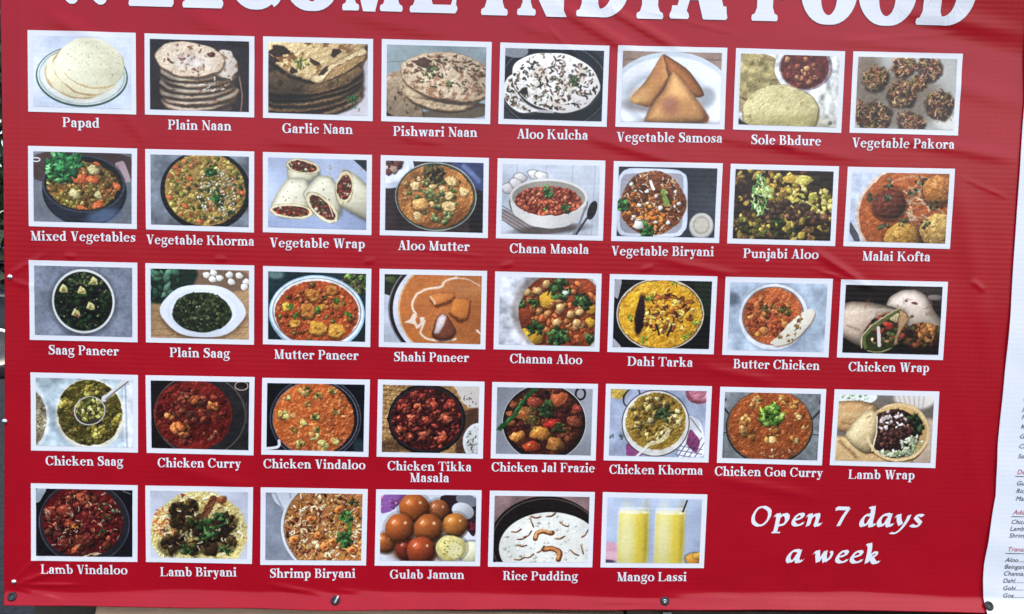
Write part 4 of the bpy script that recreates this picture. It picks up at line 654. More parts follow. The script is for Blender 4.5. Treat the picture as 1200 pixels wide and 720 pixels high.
    p.ell(.8, .74, .24, .16, (40, 24, 18), 0, 6); p.inside(.82, .72, .24, .19); p.scat(.8, .72, .22, .16, 60, (.02, .045), ((150, 84, 44), (100, 48, 34), (70, 40, 26), (120, 50, 40), (84, 84, 44))); p.scat(.9, .68, .1, .12, 12, (.03, .06), ((206, 144, 78), (180, 116, 58)), (.6, .9), .5, .2, .3); p.inside(); p.ring(.88, .64, .08, .1, .012, (120, 74, 36), .3, .7)
    p.poly([(-.08, .32), (.06, .24), (.24, .25), (.44, .29), (.56, .34), (.58, .44), (.44, .52), (.3, .66), (.2, .92), (.08, .84), (-.08, .7)], (190, 168, 146), 1.6, .7, 1, 40, .65); p.spot(9, .14, (130, 100, 80), p.em(.2, .5, .24, .3), .5); p.line([(.05, .4), (.3, .36), (.5, .36)], .02, (226, 212, 196), .5, 8); p.line([(.04, .6), (.16, .66)], .02, (120, 98, 80), .6, 6)
    p.ell(.42, .7, .24, .25, (52, 62, 32), -.75, 2, .05); p.inside(.43, .68, .24, .26, -.75); p.scat(.46, .64, .2, .26, 70, (.015, .045), ((150, 60, 44), (196, 166, 116), (170, 116, 74), (96, 50, 36), (90, 104, 50), (60, 34, 26)), (.4, .9), .6); p.blob(.46, .57, .06, .5, .3, (190, 64, 46)); p.blob(.54, .47, .07, .7, .4, (202, 184, 130)); p.line([(.36, .62), (.38, .88)], .035, (216, 206, 196)); p.inside()
    p.line([(.24, .92), (.22, .76), (.32, .6), (.5, .42), (.57, .35)], .035, (98, 108, 54)); p.line([(.2, .92), (.2, .76), (.3, .58), (.48, .4), (.57, .33)], .014, (206, 184, 150)); p.poly([(.56, .34), (.64, .38), (.68, .48), (.6, .66), (.55, .88), (.52, .86), (.56, .6)], (178, 140, 98), 1.5, .3, 1, 7, .6); p.line([(.26, .96), (.38, .98), (.5, .92)], .014, (150, 140, 96)); add(p)
    # ---- row 4
    p = Pic(25, (176, 196, 206), .05, emb=0.4); p.poly([(.9, 0), (1, 0), (1, 1), (.9, 1)], (214, 220, 228)); p.line([(.92, 0), (.94, 1)], .02, (160, 176, 190)); p.ell(-.08, .6, .22, .5, (216, 226, 232)); p.ell(-.08, .6, .19, .43, (150, 140, 112)); p.inside(-.08, .6, .19, .43); p.str(0, .6, .12, .4, 90, (.02, .05), .012, ((206, 196, 160), (150, 136, 96), (110, 96, 60))); p.inside()
    p.ell(.56, .52, .36, .52, (214, 210, 190)); p.ell(.555, .5, .335, .485, (84, 78, 30)); p.inside(.555, .5, .335, .485); p.tex(8, .3); p.scat(.55, .5, .33, .48, 200, (.01, .03), ((104, 98, 42), (74, 66, 26), (130, 116, 52), (56, 52, 24), (90, 64, 28)))
    for x, y, R in ((.3, .38, .06), (.58, .16, .08), (.84, .6, .07), (.66, .78, .08)): p.scat(x, y, R, R * 1.2, 16, (.02, .04), ((206, 196, 96), (170, 150, 60), (130, 116, 50)))
    p.inside(); p.ell(.555, .48, .165, .2, (64, 60, 46), -.5, 4); p.ring(.555, .47, .165, .21, .012, (190, 188, 178), -.5); p.inside(.555, .46, .145, .19, -.5); p.scat(.56, .45, .15, .18, 80, (.012, .03), ((176, 170, 84), (130, 128, 52), (92, 96, 40), (206, 198, 120))); p.inside()
    p.line([(.7, .3), (.78, .2), (.92, .03)], .05, (196, 196, 196)); p.line([(.72, .3), (.8, .2), (.95, .03)], .014, (110, 104, 96)); add(p)
    p = Pic(26, (30, 24, 26), .3); p.ell(.6, .55, .52, .62, (44, 42, 46)); p.ring(.5, .5, .46, .6, .006, (110, 100, 90)); p.ell(.43, .5, .4, .52, (110, 28, 22)); p.inside(.43, .5, .4, .52); p.tex(8, .25); p.scat(.42, .5, .36, .46, 120, (.012, .035), ((130, 42, 30), (96, 24, 22), (150, 62, 42), (80, 22, 22))); p.scat(.4, .42, .2, .25, 50, (.015, .035), ((166, 84, 56), (120, 48, 36), (100, 60, 50)))
    for x, y, R in ((.44, .26, .08), (.62, .36, .07), (.19, .52, .05), (.3, .68, .1), (.34, .8, .06), (.66, .34, .04)): p.scat(x, y, R * .5, R * .6, 8, (R * .4, R * .75), ((206, 112, 56), (186, 88, 44), (224, 140, 76)), (.7, 1), .5, .1, .2)
    p.ell(.58, .75, .14, .14, (92, 20, 16), 0, 20, 0, 0, .7); p.scat(.62, .78, .1, .08, 14, (.008, .016), ((170, 110, 80),)); p.inside(); p.ring(.92, .06, .07, .07, .012, (180, 160, 140)); p.ring(.5, .5, .47, .6, .004, (120, 112, 100)); p.line([(.97, .3), (.98, .6)], .004, (110, 110, 110)); add(p)
    p = Pic(27, (14, 16, 26), .3); p.ell(.5, .52, .47, .62, (70, 74, 84)); p.ell(.5, .52, .455, .6, (26, 28, 38)); p.ring(.5, .52, .44, .57, .008, (120, 120, 130)); p.ell(.48, .52, .415, .55, (178, 90, 40), 0, 2, 0, .15); p.inside(.48, .52, .415, .55); p.tex(8, .15); p.spot(20, .1, (222, 146, 84), None, .6); p.spot(24, .14, (150, 60, 24), None, .6)
    p.scat(.72, .5, .14, .45, 70, (.01, .022), ((206, 126, 72), (150, 74, 40), (186, 96, 50)));
    for x, y, R in ((.38, .12, .06), (.68, .1, .05), (.53, .18, .05), (.37, .6, .06), (.49, .74, .07), (.34, .92, .06), (.17, .48, .06), (.26, .48, .05), (.58, .92, .07), (.7, .85, .05), (.5, .48, .05), (.72, .42, .04), (.2, .22, .04), (.42, .3, .04)):
        p.scat(x, y, R * .6, R * .8, 9, (R * .35, R * .6), ((226, 178, 90), (214, 140, 80), (206, 190, 110))); 
    for x, y in ((.42, .08), (.52, .16), (.68, .1), (.28, .7), (.7, .41), (.42, .3), (.36, .88), (.5, .5), (.52, .7)): p.leaf(x, y, .035, 8, ((110, 120, 50), (76, 96, 44)))
    p.inside(); p.line([(0, .98), (.12, .95), (.13, .86)], .03, (206, 206, 210)); p.ell(.95, .92, .06, .12, (40, 60, 66), 0, 10); add(p)
    p = Pic(28, (160, 120, 72), .15, emb=.35); [p.line([(0, y), (.3, y + .05)], .008, (104, 74, 44)) for y in np.arange(0, 1, .07)]; [p.line([(x, 0), (x + .05, 1)], .006, (190, 158, 104)) for x in np.arange(0, .3, .05)]
    p.poly([(.7, -.1), (1.1, -.1), (1.1, .35), (.85, .3)], (196, 188, 180), 3); p.scat(.9, .2, .08, .1, 14, (.004, .008), ((60, 60, 50),)); p.poly([(.8, .35), (1.1, .3), (1.1, 1.1), (.75, 1.1)], (84, 56, 40), 8); p.ell(.16, .9, .3, .1, (70, 48, 30), 0, 20, 0, 0, .7)
    p.ell(.46, .5, .4, .52, (20, 18, 22)); p.ell(.46, .5, .385, .49, (44, 42, 46)); p.ell(.46, .5, .365, .465, (74, 20, 20)); p.inside(.46, .5, .365, .465); p.scat(.46, .5, .35, .45, 170, (.015, .045), ((130, 44, 34), (92, 26, 26), (156, 62, 48), (62, 18, 20)), (.4, .9), .6, .22, .4)
    for x, y, R in ((.52, .28, .08), (.33, .5, .085), (.48, .5, .07), (.65, .48, .08), (.2, .68, .06), (.46, .76, .075), (.62, .8, .07), (.36, .34, .06), (.7, .26, .06), (.56, .4, .05), (.25, .3, .05), (.3, .78, .06)): p.scat(x, y, R * .5, R * .7, 6, (R * .4, R * .8), ((176, 70, 44), (150, 52, 38), (196, 96, 64)), (.5, .9), .7, .25, .6)
    p.str(.46, .5, .34, .43, 50, (.02, .04), .007, ((206, 120, 100), (96, 20, 22)), .6, .7); p.inside(); p.ell(1, .82, .16, .28, (206, 212, 212)); p.ell(1, .82, .135, .235, (190, 192, 188)); p.inside(1, .82, .135, .235); p.str(1, .8, .13, .22, 50, (.02, .04), .008, ((226, 226, 222), (140, 140, 134), (60, 64, 56))); p.inside(); add(p)
    p = Pic(29, (138, 142, 150), .06); p.ring(.87, .08, .06, .1, .022, (44, 32, 30)); p.ell(.5, .52, .44, .58, (34, 28, 28)); p.ring(.5, .52, .44, .58, .007, (216, 214, 210)); p.ell(.5, .5, .4, .52, (74, 34, 26)); p.inside(.5, .5, .41, .54); p.scat(.5, .5, .4, .5, 130, (.02, .05), ((130, 62, 40), (96, 42, 32), (156, 84, 50), (70, 34, 28), (110, 40, 34)))
    for x, y, R, c in ((.64, .17, .1, (186, 92, 50)), (.4, .22, .09, (150, 66, 46)), (.3, .4, .11, (160, 92, 46)), (.46, .68, .11, (206, 132, 52)), (.22, .74, .08, (206, 132, 60)), (.6, .54, .09, (168, 42, 32)), (.38, .88, .09, (176, 70, 34)), (.62, .84, .1, (170, 110, 52)), (.82, .5, .09, (120, 60, 40)), (.86, .3, .07, (130, 50, 40))): p.blob(x, y, R, .7, p.r.uniform(-.4, .4), c, .5, .15, .35)
    p.str(.36, .46, .1, .16, 26, (.04, .08), .01, ((130, 110, 56), (84, 90, 44)), .5); p.leaf(.52, .32, .09, 26, ((50, 76, 40), (80, 104, 56), (36, 54, 32))); p.leaf(.66, .6, .06, 16, ((60, 76, 40), (90, 96, 50))); p.leaf(.5, .12, .05, 10, ((30, 30, 30),)); p.inside()
    p.line([(.04, .62), (.1, .53), (.2, .38), (.3, .15), (.4, .02)], .052, (36, 84, 40)); p.line([(.1, .5), (.2, .35), (.3, .13)], .012, (84, 140, 80)); p.line([(0, .64), (.06, .6)], .012, (50, 60, 40)); add(p)
    p = Pic(30, (148, 158, 182), .08); p.ell(.08, .06, .09, .09, (190, 160, 70), 0, 6); p.ring(.22, .12, .08, .16, .014, (50, 46, 50), .5); p.ell(.92, .04, .14, .16, (130, 70, 84)); p.ell(.93, .04, .11, .11, (178, 110, 124), 0, 4); p.leaf(.12, .72, .03, 6, ((80, 110, 90),)); p.leaf(.02, .7, .03, 6, ((70, 96, 84),))
    p.poly([(.18, .8), (.3, .82), (.36, 1), (.18, 1)], (140, 70, 120)); p.poly([(.82, .36), (.95, .45), (1, .7), (1, 1), (.7, 1), (.8, .7)], (206, 206, 214)); p.poly([(.84, .55), (.96, .75), (.92, .95), (.8, .8)], (130, 60, 104)); [p.line([(.72 + k * .06, 1), (.85 + k * .06, .7)], .008, (50, 56, 80)) for k in range(4)]; [p.line([(.7, .82 + k * .07), (.98, .88 + k * .07)], .006, (50, 56, 80)) for k in range(3)]; p.line([(.84, .4), (.96, .62)], .01, (90, 110, 100))
    p.ell(.48, .5, .355, .5, (60, 56, 60)); p.ell(.48, .5, .345, .485, (206, 204, 196)); p.ell(.48, .47, .315, .43, (150, 120, 44)); p.inside(.48, .47, .315, .43); p.tex(6, .2); p.scat(.46, .42, .27, .34, 80, (.02, .045), ((196, 172, 96), (168, 138, 66), (214, 196, 130), (140, 108, 44)), (.5, 1), .5, .15, .2); p.scat(.45, .42, .25, .3, 34, (.008, .018), ((100, 66, 34), (84, 84, 40)))
    p.leaf(.56, .35, .08, 24, ((84, 104, 64), (56, 76, 50), (120, 136, 84))); p.str(.7, .5, .1, .12, 20, (.02, .04), .01, ((214, 190, 120), (120, 84, 40))); p.inside(); p.line([(.28, 1.02), (.42, .82)], .026, (226, 222, 216)); p.line([(.42, .82), (.56, .74), (.62, .6)], .045, (206, 190, 140)); add(p)
    p = Pic(31, (122, 128, 130), .25, 5); p.tex(20, .15)
    for sx in (-1, 1): p.line([(.5 + sx * .42, .38), (.5 + sx * .52, .2), (.5 + sx * .49, .12)], .02, (50, 48, 52)); p.line([(.5 + sx * .4, .6), (.5 + sx * .52, .6)], .03, (150, 150, 154)); p.line([(.5 + sx * .4, .6), (.5 + sx * .52, .62)], .01, (60, 60, 64))
    p.ell(.48, .52, .455, .56, (46, 36, 32)); p.ell(.48, .5, .445, .56, (110, 84, 66)); p.ell(.48, .5, .43, .54, (156, 80, 36), 0, 2, 0, .05); p.inside(.48, .5, .43, .54); p.tex(8, .14); p.spot(20, .12, (214, 142, 90), None, .5); p.spot(18, .14, (140, 60, 26), None, .5)
    for x, y, R in ((.26, .62, .08), (.2, .55, .05), (.36, .1, .05), (.3, .18, .05), (.54, .62, .07), (.48, .68, .06), (.74, .7, .06), (.76, .34, .06), (.22, .42, .06), (.72, .17, .06), (.62, .1, .06), (.85, .5, .04)): p.scat(x, y, R * .7, R, 10, (R * .3, R * .6), ((206, 150, 74), (186, 120, 56), (160, 90, 40), (220, 176, 110)))
    p.scat(.55, .9, .25, .08, 20, (.008, .02), ((230, 190, 150), (206, 150, 110)), (.3, .6)); p.inside(); p.leaf(.5, .34, .105, 46, ((130, 176, 56), (96, 146, 44), (170, 206, 100), (70, 112, 40))); add(p)
    p = Pic(32, (110, 104, 96), .12, emb=.14); p.ell(.78, .03, .24, .22, (120, 112, 104), 0, 3); p.ell(.8, .02, .22, .18, (206, 198, 188), 0, 8); [p.line([(.62 + k * .055, 0), (.68 + k * .04, .2)], .01, (150, 142, 132), .8, 3) for k in range(6)]; p.ell(.16, .03, .24, .13, (206, 214, 206)); p.scat(.14, .03, .17, .07, 40, (.008, .018), ((170, 200, 150), (226, 232, 220), (120, 160, 110)))
    p.poly([(-.1, .12), (.2, .08), (.4, .14), (.44, .3), (.3, .66), (-.1, .5)], (172, 134, 90), 2, .5, 1, 20, .5); p.line([(.02, .3), (.2, .3), (.34, .18)], .03, (206, 174, 128), .6, 8); p.line([(.05, .42), (.2, .46)], .02, (110, 80, 50), .6, 8)
    p.poly([(-.1, .6), (.12, .62), (.3, .78), (.5, .92), (.9, .95), (1.1, 1.1), (-.1, 1.1)], (186, 152, 104), 2, .3, 1, 14, .5); p.line([(.04, .7), (.14, .84), (.22, .94)], .03, (124, 92, 60), .7, 8); p.line([(.1, .68), (.24, .86)], .02, (222, 196, 150), .7, 6); p.poly([(.88, .3), (1.1, .35), (1.1, 1.1), (.78, 1.1)], (168, 148, 128), 3, .2, 1, 14, .4)
    p.ell(.64, .56, .33, .45, (90, 64, 36), 0, 4, .03); p.ell(.64, .55, .325, .44, (196, 158, 102), 0, 2, .03, .2); p.ell(.6, .57, .27, .37, (46, 32, 26), 0, 3, .04); p.inside(.63, .56, .29, .4); p.leaf(.82, .42, .09, 30, ((60, 84, 50), (44, 64, 40), (30, 44, 30))); p.scat(.58, .5, .22, .28, 130, (.015, .04), ((96, 62, 50), (62, 38, 32), (130, 90, 70), (84, 44, 44), (150, 108, 90)), (.35, .8), .6, .22, .4); p.scat(.55, .38, .18, .14, 22, (.012, .026), ((232, 220, 212), (206, 190, 186)), (.6, 1), .3, .25)
    for k in range(60): p.blob(.42 + .42 * p.r.random(), .9 - .5 * max(0, .42 - .0) * 0 - .06 * p.r.random(), p.r.uniform(.015, .032), .6, p.r.random() * 3, ((214, 214, 186), (190, 196, 160), (120, 140, 96))[k % 3], .4, .2, 0, .15)
    p.scat(.8, .74, .12, .14, 50, (.015, .03), ((220, 220, 196), (196, 204, 166), (130, 150, 104)), (.5, .9), .4, .2, 0, .15); p.inside()
    P = [(.08, .62), (.16, .42), (.26, .26), (.36, .2), (.42, .3), (.42, .55), (.38, .86), (.3, .88), (.18, .78)]; p.poly([(x + .02, y + .02) for x, y in P], (60, 40, 24), 6, 0, .7); p.poly(P, (210, 186, 136), 1.6, .9, 1, 26, .45); p.line([(.41, .32), (.415, .55), (.38, .84)], .014, (236, 220, 182)); p.line([(.3, .34), (.34, .32)], .02, (180, 150, 100)); p.ring(.64, .55, .33, .44, .03, (222, 190, 138), 0, .85); add(p)
    # ---- row 5
    p = Pic(33, (24, 22, 30), .2); p.poly([(0, 0), (.12, 0), (.04, .2), (0, .22)], (150, 160, 172)); p.ell(.5, .5, .47, .62, (40, 40, 48)); p.ring(.5, .5, .47, .61, .01, (78, 78, 88)); p.ell(.48, .48, .42, .54, (92, 20, 20)); p.inside(.48, .48, .42, .54); p.tex(8, .2); p.scat(.48, .5, .4, .48, 140, (.015, .045), ((116, 40, 32), (82, 24, 24), (146, 66, 46), (60, 20, 20), (96, 56, 40)), (.5, 1), .5, .15, .25)
    for x, y, R, c in ((.3, .32, .1, (134, 56, 40)), (.52, .14, .1, (150, 74, 44)), (.36, .54, .09, (130, 56, 36)), (.5, .76, .11, (120, 48, 36)), (.3, .8, .08, (112, 42, 34)), (.16, .36, .06, (130, 50, 36)), (.42, .9, .06, (190, 90, 50))): p.blob(x, y, R, .6, p.r.uniform(-.4, .4), c, .5, .2, .3)
    p.blob(.41, .56, .035, .8, 0, (232, 150, 56)); p.scat(.45, .5, .36, .42, 90, (.01, .025), ((128, 56, 40), (80, 26, 24), (150, 84, 56), (60, 20, 20)), (.4, .9), .6, .25, .4); p.str(.5, .5, .42, .48, 46, (.02, .05), .008, ((214, 196, 170), (190, 160, 120)), .6, .9); p.scat(.75, .35, .1, .16, 10, (.012, .025), ((130, 140, 110), (60, 84, 44))); p.leaf(.68, .64, .04, 6); p.line([(.5, 1), (.62, .95), (.75, .97)], .02, (206, 176, 140)); p.inside(); p.line([(.9, .02), (.98, .06)], .01, (120, 120, 126)); add(p)
    p = Pic(34, (178, 184, 200), .06); p.ell(.5, .62, .5, .62, (206, 190, 120), 0, 8, .04); p.inside(.5, .62, .5, .62, wob=.04); p.str(.5, .6, .5, .6, 420, (.02, .05), .011, ((236, 220, 150), (214, 186, 90), (240, 232, 200), (200, 150, 70))); p.str(.14, .5, .12, .25, 50, (.02, .05), .012, ((224, 140, 80), (206, 112, 60))); p.str(.25, .03, .12, .05, 14, (.02, .05), .016, ((178, 66, 50),)); p.inside()
    for x, y, R in ((.3, .3, .12), (.42, .22, .08), (.3, .45, .1), (.2, .8, .12), (.3, .72, .1), (.45, .5, .12), (.8, .45, .1), (.82, .75, .08), (.6, .75, .14), (.7, .55, .12), (.45, .85, .08)): p.ell(x + .005, y + .03, R * 1.05, R * ASP * .95, (50, 40, 20), 0, 8, .1, 0, .6); p.scat(x, y, R * .7, R, 22, (R * .2, R * .5), ((84, 64, 34), (66, 50, 28), (104, 82, 44), (50, 40, 26)), (.5, 1), .5, .2, .1)
    p.str(.5, .6, .4, .4, 50, (.03, .06), .014, ((206, 190, 150), (130, 100, 70), (90, 40, 40)), .8); p.line([(.54, .4), (.64, .12)], .075, (104, 60, 36)); p.line([(.56, .4), (.65, .14)], .012, (150, 96, 60)); p.blob(.73, .13, .05, .9, 0, (150, 84, 50))
    for x, y, R in ((.6, .55, .1), (.7, .42, .08), (.38, .85, .07), (.46, .42, .06), (.78, .85, .06), (.55, .7, .05)): p.leaf(x, y, R, 14, ((56, 92, 44), (84, 124, 70), (36, 66, 34)))
    add(p)
    p = Pic(35, (128, 136, 150), .15); p.poly([(.05, 0), (.45, 0), (.25, .3), (.1, .15)], (196, 204, 216), 4); p.line([(.1, .02), (.2, .3)], .02, (150, 160, 176)); p.line([(.25, .02), (.28, .2)], .02, (160, 170, 186)); p.ell(.72, .5, .56, .74, (206, 208, 208)); p.ell(.725, .5, .54, .71, (130, 110, 90)); p.ell(.73, .5, .53, .7, (170, 110, 60)); p.inside(.73, .5, .53, .7)
    p.str(.62, .5, .5, .6, 560, (.02, .05), .011, ((226, 196, 130), (206, 140, 80), (238, 226, 196), (130, 70, 44), (90, 44, 34), (214, 166, 70))); p.scat(.6, .5, .42, .5, 50, (.012, .03), ((130, 62, 40), (90, 44, 34), (236, 206, 150)))
    for x, y in ((.55, .63), (.7, .72), (.76, .25), (.62, .8), (.9, .85), (.3, .7), (.48, .4)): p.blob(x, y, .055, .8, .4, (214, 130, 62), .5, .15, .2); p.blob(x, y, .022, .8, .4, (160, 76, 40), .3, .1, 0, 0)
    for x, y in ((.5, .22), (.4, .56), (.65, .92), (.98, .55)): p.ring(x, y, .04, .045, .02, (236, 216, 160)); p.blob(x + .01, y + .03, .02, .7, 0, (150, 90, 50))
    p.inside(); p.line([(.84, .32), (.87, .55), (.83, .72)], .04, (90, 130, 60)); p.leaf(.84, .35, .06, 16); p.leaf(.82, .68, .08, 24, ((50, 92, 44), (76, 120, 60))); p.leaf(.9, .14, .05, 12, ((70, 90, 50),)); add(p)
    p = Pic(36, (196, 202, 214), .03, emb=0.04); p.poly([(0, 0), (.3, 0), (.12, .25), (0, .3)], (130, 84, 150)); p.scat(.08, .12, .1, .1, 14, (.01, .03), ((178, 100, 150), (96, 60, 130))); p.poly([(.62, 0), (1, 0), (1, .65), (.85, .5), (.62, .2)], (50, 34, 44)); p.scat(.9, .5, .1, .1, 10, (.02, .04), ((130, 40, 66),))
    p.ell(.9, .08, .12, .09, (120, 126, 134), .3); p.ell(.86, .24, .12, .12, (176, 180, 184), .35, 2, 0, .3); p.poly([(.15, .25), (.5, .1), (.9, .5), (1, .7), (1, 1), (0, 1), (0, .35)], (200, 206, 216), 3); p.ell(.4, .75, .35, .3, (120, 84, 60), 0, 20, 0, 0, .7)
    for x, y, R, c in ((.05, .72, .11, (158, 90, 42)), (.28, .82, .12, (120, 48, 30)), (.6, .24, .12, (150, 86, 48)), (.35, .2, .155, (160, 86, 38)), (.78, .45, .13, (166, 104, 44)), (.2, .5, .15, (156, 82, 38)), (.5, .5, .15, (150, 84, 38)), (.43, .84, .15, (146, 66, 34))):
        p.ell(x + .01, y + .03, R, R * ASP, (60, 30, 20), 0, 8, 0, 0, .6); p.blob(x, y, R, 1, 0, c, .5, .02, .5, .2); p.ell(x - R * .3, y - R * .55, R * .3, R * .35, np.array(c) * 1.4, 0, 8, 0, 0, .6)
        p.line([(x - R * .5, y - R * .45), (x - R * .35, y - R * .7)], .012, (246, 226, 206), .85); p.ell(x + R * .4, y - R * .5, R * .1, R * .14, (240, 210, 180), .6, 3, 0, 0, .7)
    p.blob(.95, .86, .12, 1, 0, (210, 210, 170), .3, .02); p.blob(.74, .8, .155, .92, 0, (204, 190, 116), .25, .03); p.inside(.74, .8, .14, .17); p.tex(30, .2, p.em(.74, .8, .14, .18)); p.ell(.78, .83, .08, .12, (206, 200, 140), 0, 8); p.scat(.74, .8, .12, .15, 30, (.004, .009), ((120, 130, 70),), edge=0); p.inside(); add(p)
    p = Pic(37, (130, 106, 104), .2, emb=0.1); p.ell(.55, .72, .6, .72, (34, 26, 26)); p.ring(.56, .7, .58, .67, .012, (88, 76, 72)); p.ell(.62, .82, .585, .62, (28, 22, 22)); p.ell(.6, .78, .54, .54, (216, 218, 206), 0, 2, 0, .04); p.inside(.6, .78, .54, .54); p.tex(10, .08); p.scat(.6, .75, .5, .5, 90, (.01, .025), ((230, 232, 222), (190, 194, 180)), (.4, .8), .3, .1, 0, .12)
    for x, y, a in ((.6, .28, -.4), (.4, .4, 1.2), (.24, .52, -.3), (.36, .57, -.7), (.3, .63, -.3), (.74, .42, .5), (.7, .62, -.25), (.96, .56, -.9), (.3, .74, .05), (.5, .8, -.8), (.38, .9, -.4), (.86, .85, .6), (.94, .8, 1.3), (.44, .31, 0), (.28, .94, -.2)):
        L = .05; p.line([(x - L * math.cos(a), y - L * ASP * math.sin(a)), (x + L * .1, y + .02), (x + L * math.cos(a), y + L * ASP * math.sin(a))], .016, (90, 50, 34)); p.line([(x - L * math.cos(a), y - L * ASP * math.sin(a) - .008), (x + L * .1, y + .01)], .008, (206, 160, 110))
    p.line([(.44, .64), (.46, .56), (.52, .53), (.6, .56), (.62, .55)], .05, (110, 64, 36)); p.line([(.44, .62), (.46, .55), (.52, .515), (.6, .54)], .03, (206, 146, 92)); p.line([(.54, .8), (.62, .79), (.7, .85), (.69, .95)], .06, (110, 60, 32)); p.line([(.55, .79), (.62, .78), (.69, .84), (.68, .93)], .034, (196, 130, 76)); p.inside(); add(p)
    p = Pic(38, (164, 178, 202), .06, 3, emb=0); p.ell(.03, .8, .12, .12, (206, 150, 170), 0, 6); p.ell(.05, .9, .1, .08, (226, 176, 190), 0, 6); p.ell(.02, .98, .08, .03, (90, 70, 84), 0, 4); p.blob(.95, .93, .1, .7, 0, (224, 156, 60), .4, .1); p.blob(.98, .88, .05, .8, 0, (236, 176, 70))
    for x0, x1 in ((.12, .45), (.51, .83)):
        p.poly([(x0, .16), (x1, .16), (x1, 1.05), (x0, 1.05)], (196, 206, 214), 2, 0, .8, raw=True); p.poly([(x0 + .012, .22), (x1 - .012, .22), (x1 - .015, 1.05), (x0 + .005, 1.05)], (222, 200, 84), 2, raw=True)
        w = x1 - x0; p.ell(x0 + w * .28, .66, w * .24, .5, (232, 228, 170), 0, 24, 0, 0, .75); p.ell(x0 + w * .9, .62, w * .1, .46, (160, 140, 40), 0, 14, 0, 0, .7); p.ell(x0 + w * .5, .22, w * .47, .03, (232, 226, 180), 0, 2); p.ell(x0 + w * .72, .66, w * .1, .4, (216, 186, 50), 0, 12, 0, 0, .6)
        p.ell(x0 + w / 2, .16, w * .5, .022, (206, 214, 220), 0, 2, 0, 0, .6)
    p.line([(.8, .2), (.84, .03)], .018, (50, 50, 54)); p.A = p.A; add(p)
    return out
# ---------------------------------------------------------------- helpers
def tag(o, label=None, cat=None, group=None, kind=None):
    if label: o['label'] = label
    if cat: o['category'] = cat
    if group: o['group'] = group
    if kind: o['kind'] = kind
    return o
def link(name, me, mat, parent=None):
    o = bpy.data.objects.new(name, me); sc.collection.objects.link(o)
    if mat is not None and not me.materials: me.materials.append(mat)
    if parent: o.parent = parent
    return o
def mesh(name, V, F, mat, parent=None, smooth_=False, uv=None):
    me = bpy.data.meshes.new(name); me.from_pydata([tuple(map(float, v)) for v in V], [], F)
    if smooth_: me.polygons.foreach_set('use_smooth', [True] * len(F))
    if uv is not None:
        l = me.uv_layers.new(name='print'); vi = np.empty(len(me.loops), int); me.loops.foreach_get('vertex_index', vi)
        l.data.foreach_set('uv', np.asarray(uv, dtype=np.float32)[vi].ravel())
    me.update(); return link(name, me, mat, parent)
def empty(name, loc):
    o = bpy.data.objects.new(name, None); o.location = loc; sc.collection.objects.link(o); return o
def bmobj(name, bm, mat, parent=None, sm=True):
    me = bpy.data.meshes.new(name); bm.to_mesh(me); bm.free()
    if sm: me.polygons.foreach_set('use_smooth', [True] * len(me.polygons))
    return link(name, me, mat, parent)
def box(name, lo, hi, mat, parent=None, bev=.003):
    bm = bmesh.new(); bmesh.ops.create_cube(bm, size=1)
    for v in bm.verts: v.co = Vector([lo[i] + (v.co[i] + .5) * (hi[i] - lo[i]) for i in range(3)])
    if bev: bmesh.ops.bevel(bm, geom=bm.edges[:], offset=bev, segments=2, affect='EDGES')
    return bmobj(name, bm, mat, parent, False)
def revolve(name, prof, mat, parent=None, n=40):             # profile (radius, -y) revolved round the y axis
    V = []; F = []; m = len(prof)
    for k in range(n):
        a = k * 2 * math.pi / n
        for r, d in prof: V.append((r * math.cos(a), -d, r * math.sin(a)))
    for k in range(n):
        for j in range(m - 1):
            a, b = k * m + j, ((k + 1) % n) * m + j; F.append((a, b, b + 1, a + 1))
    return mesh(name, V, F, mat, parent, True)
def tube(name, pts, r, mat, parent=None, n=10):
    V = []; F = []; P = [Vector(p) for p in pts]
    for i, p in enumerate(P):
        d = (P[min(i + 1, len(P) - 1)] - P[max(i - 1, 0)]).normalized(); u = d.cross(Vector((.3, .2, 1))).normalized(); v = d.cross(u)
        for k in range(n): a = k * 2 * math.pi / n; V.append(p + u * math.cos(a) * r + v * math.sin(a) * r)
    for i in range(len(P) - 1):
        for k in range(n): F.append((i * n + k, i * n + (k + 1) % n, (i + 1) * n + (k + 1) % n, (i + 1) * n + k))
    F += [tuple(range(n))[::-1], tuple((len(P) - 1) * n + k for k in range(n))]
    return mesh(name, V, F, mat, parent, True)

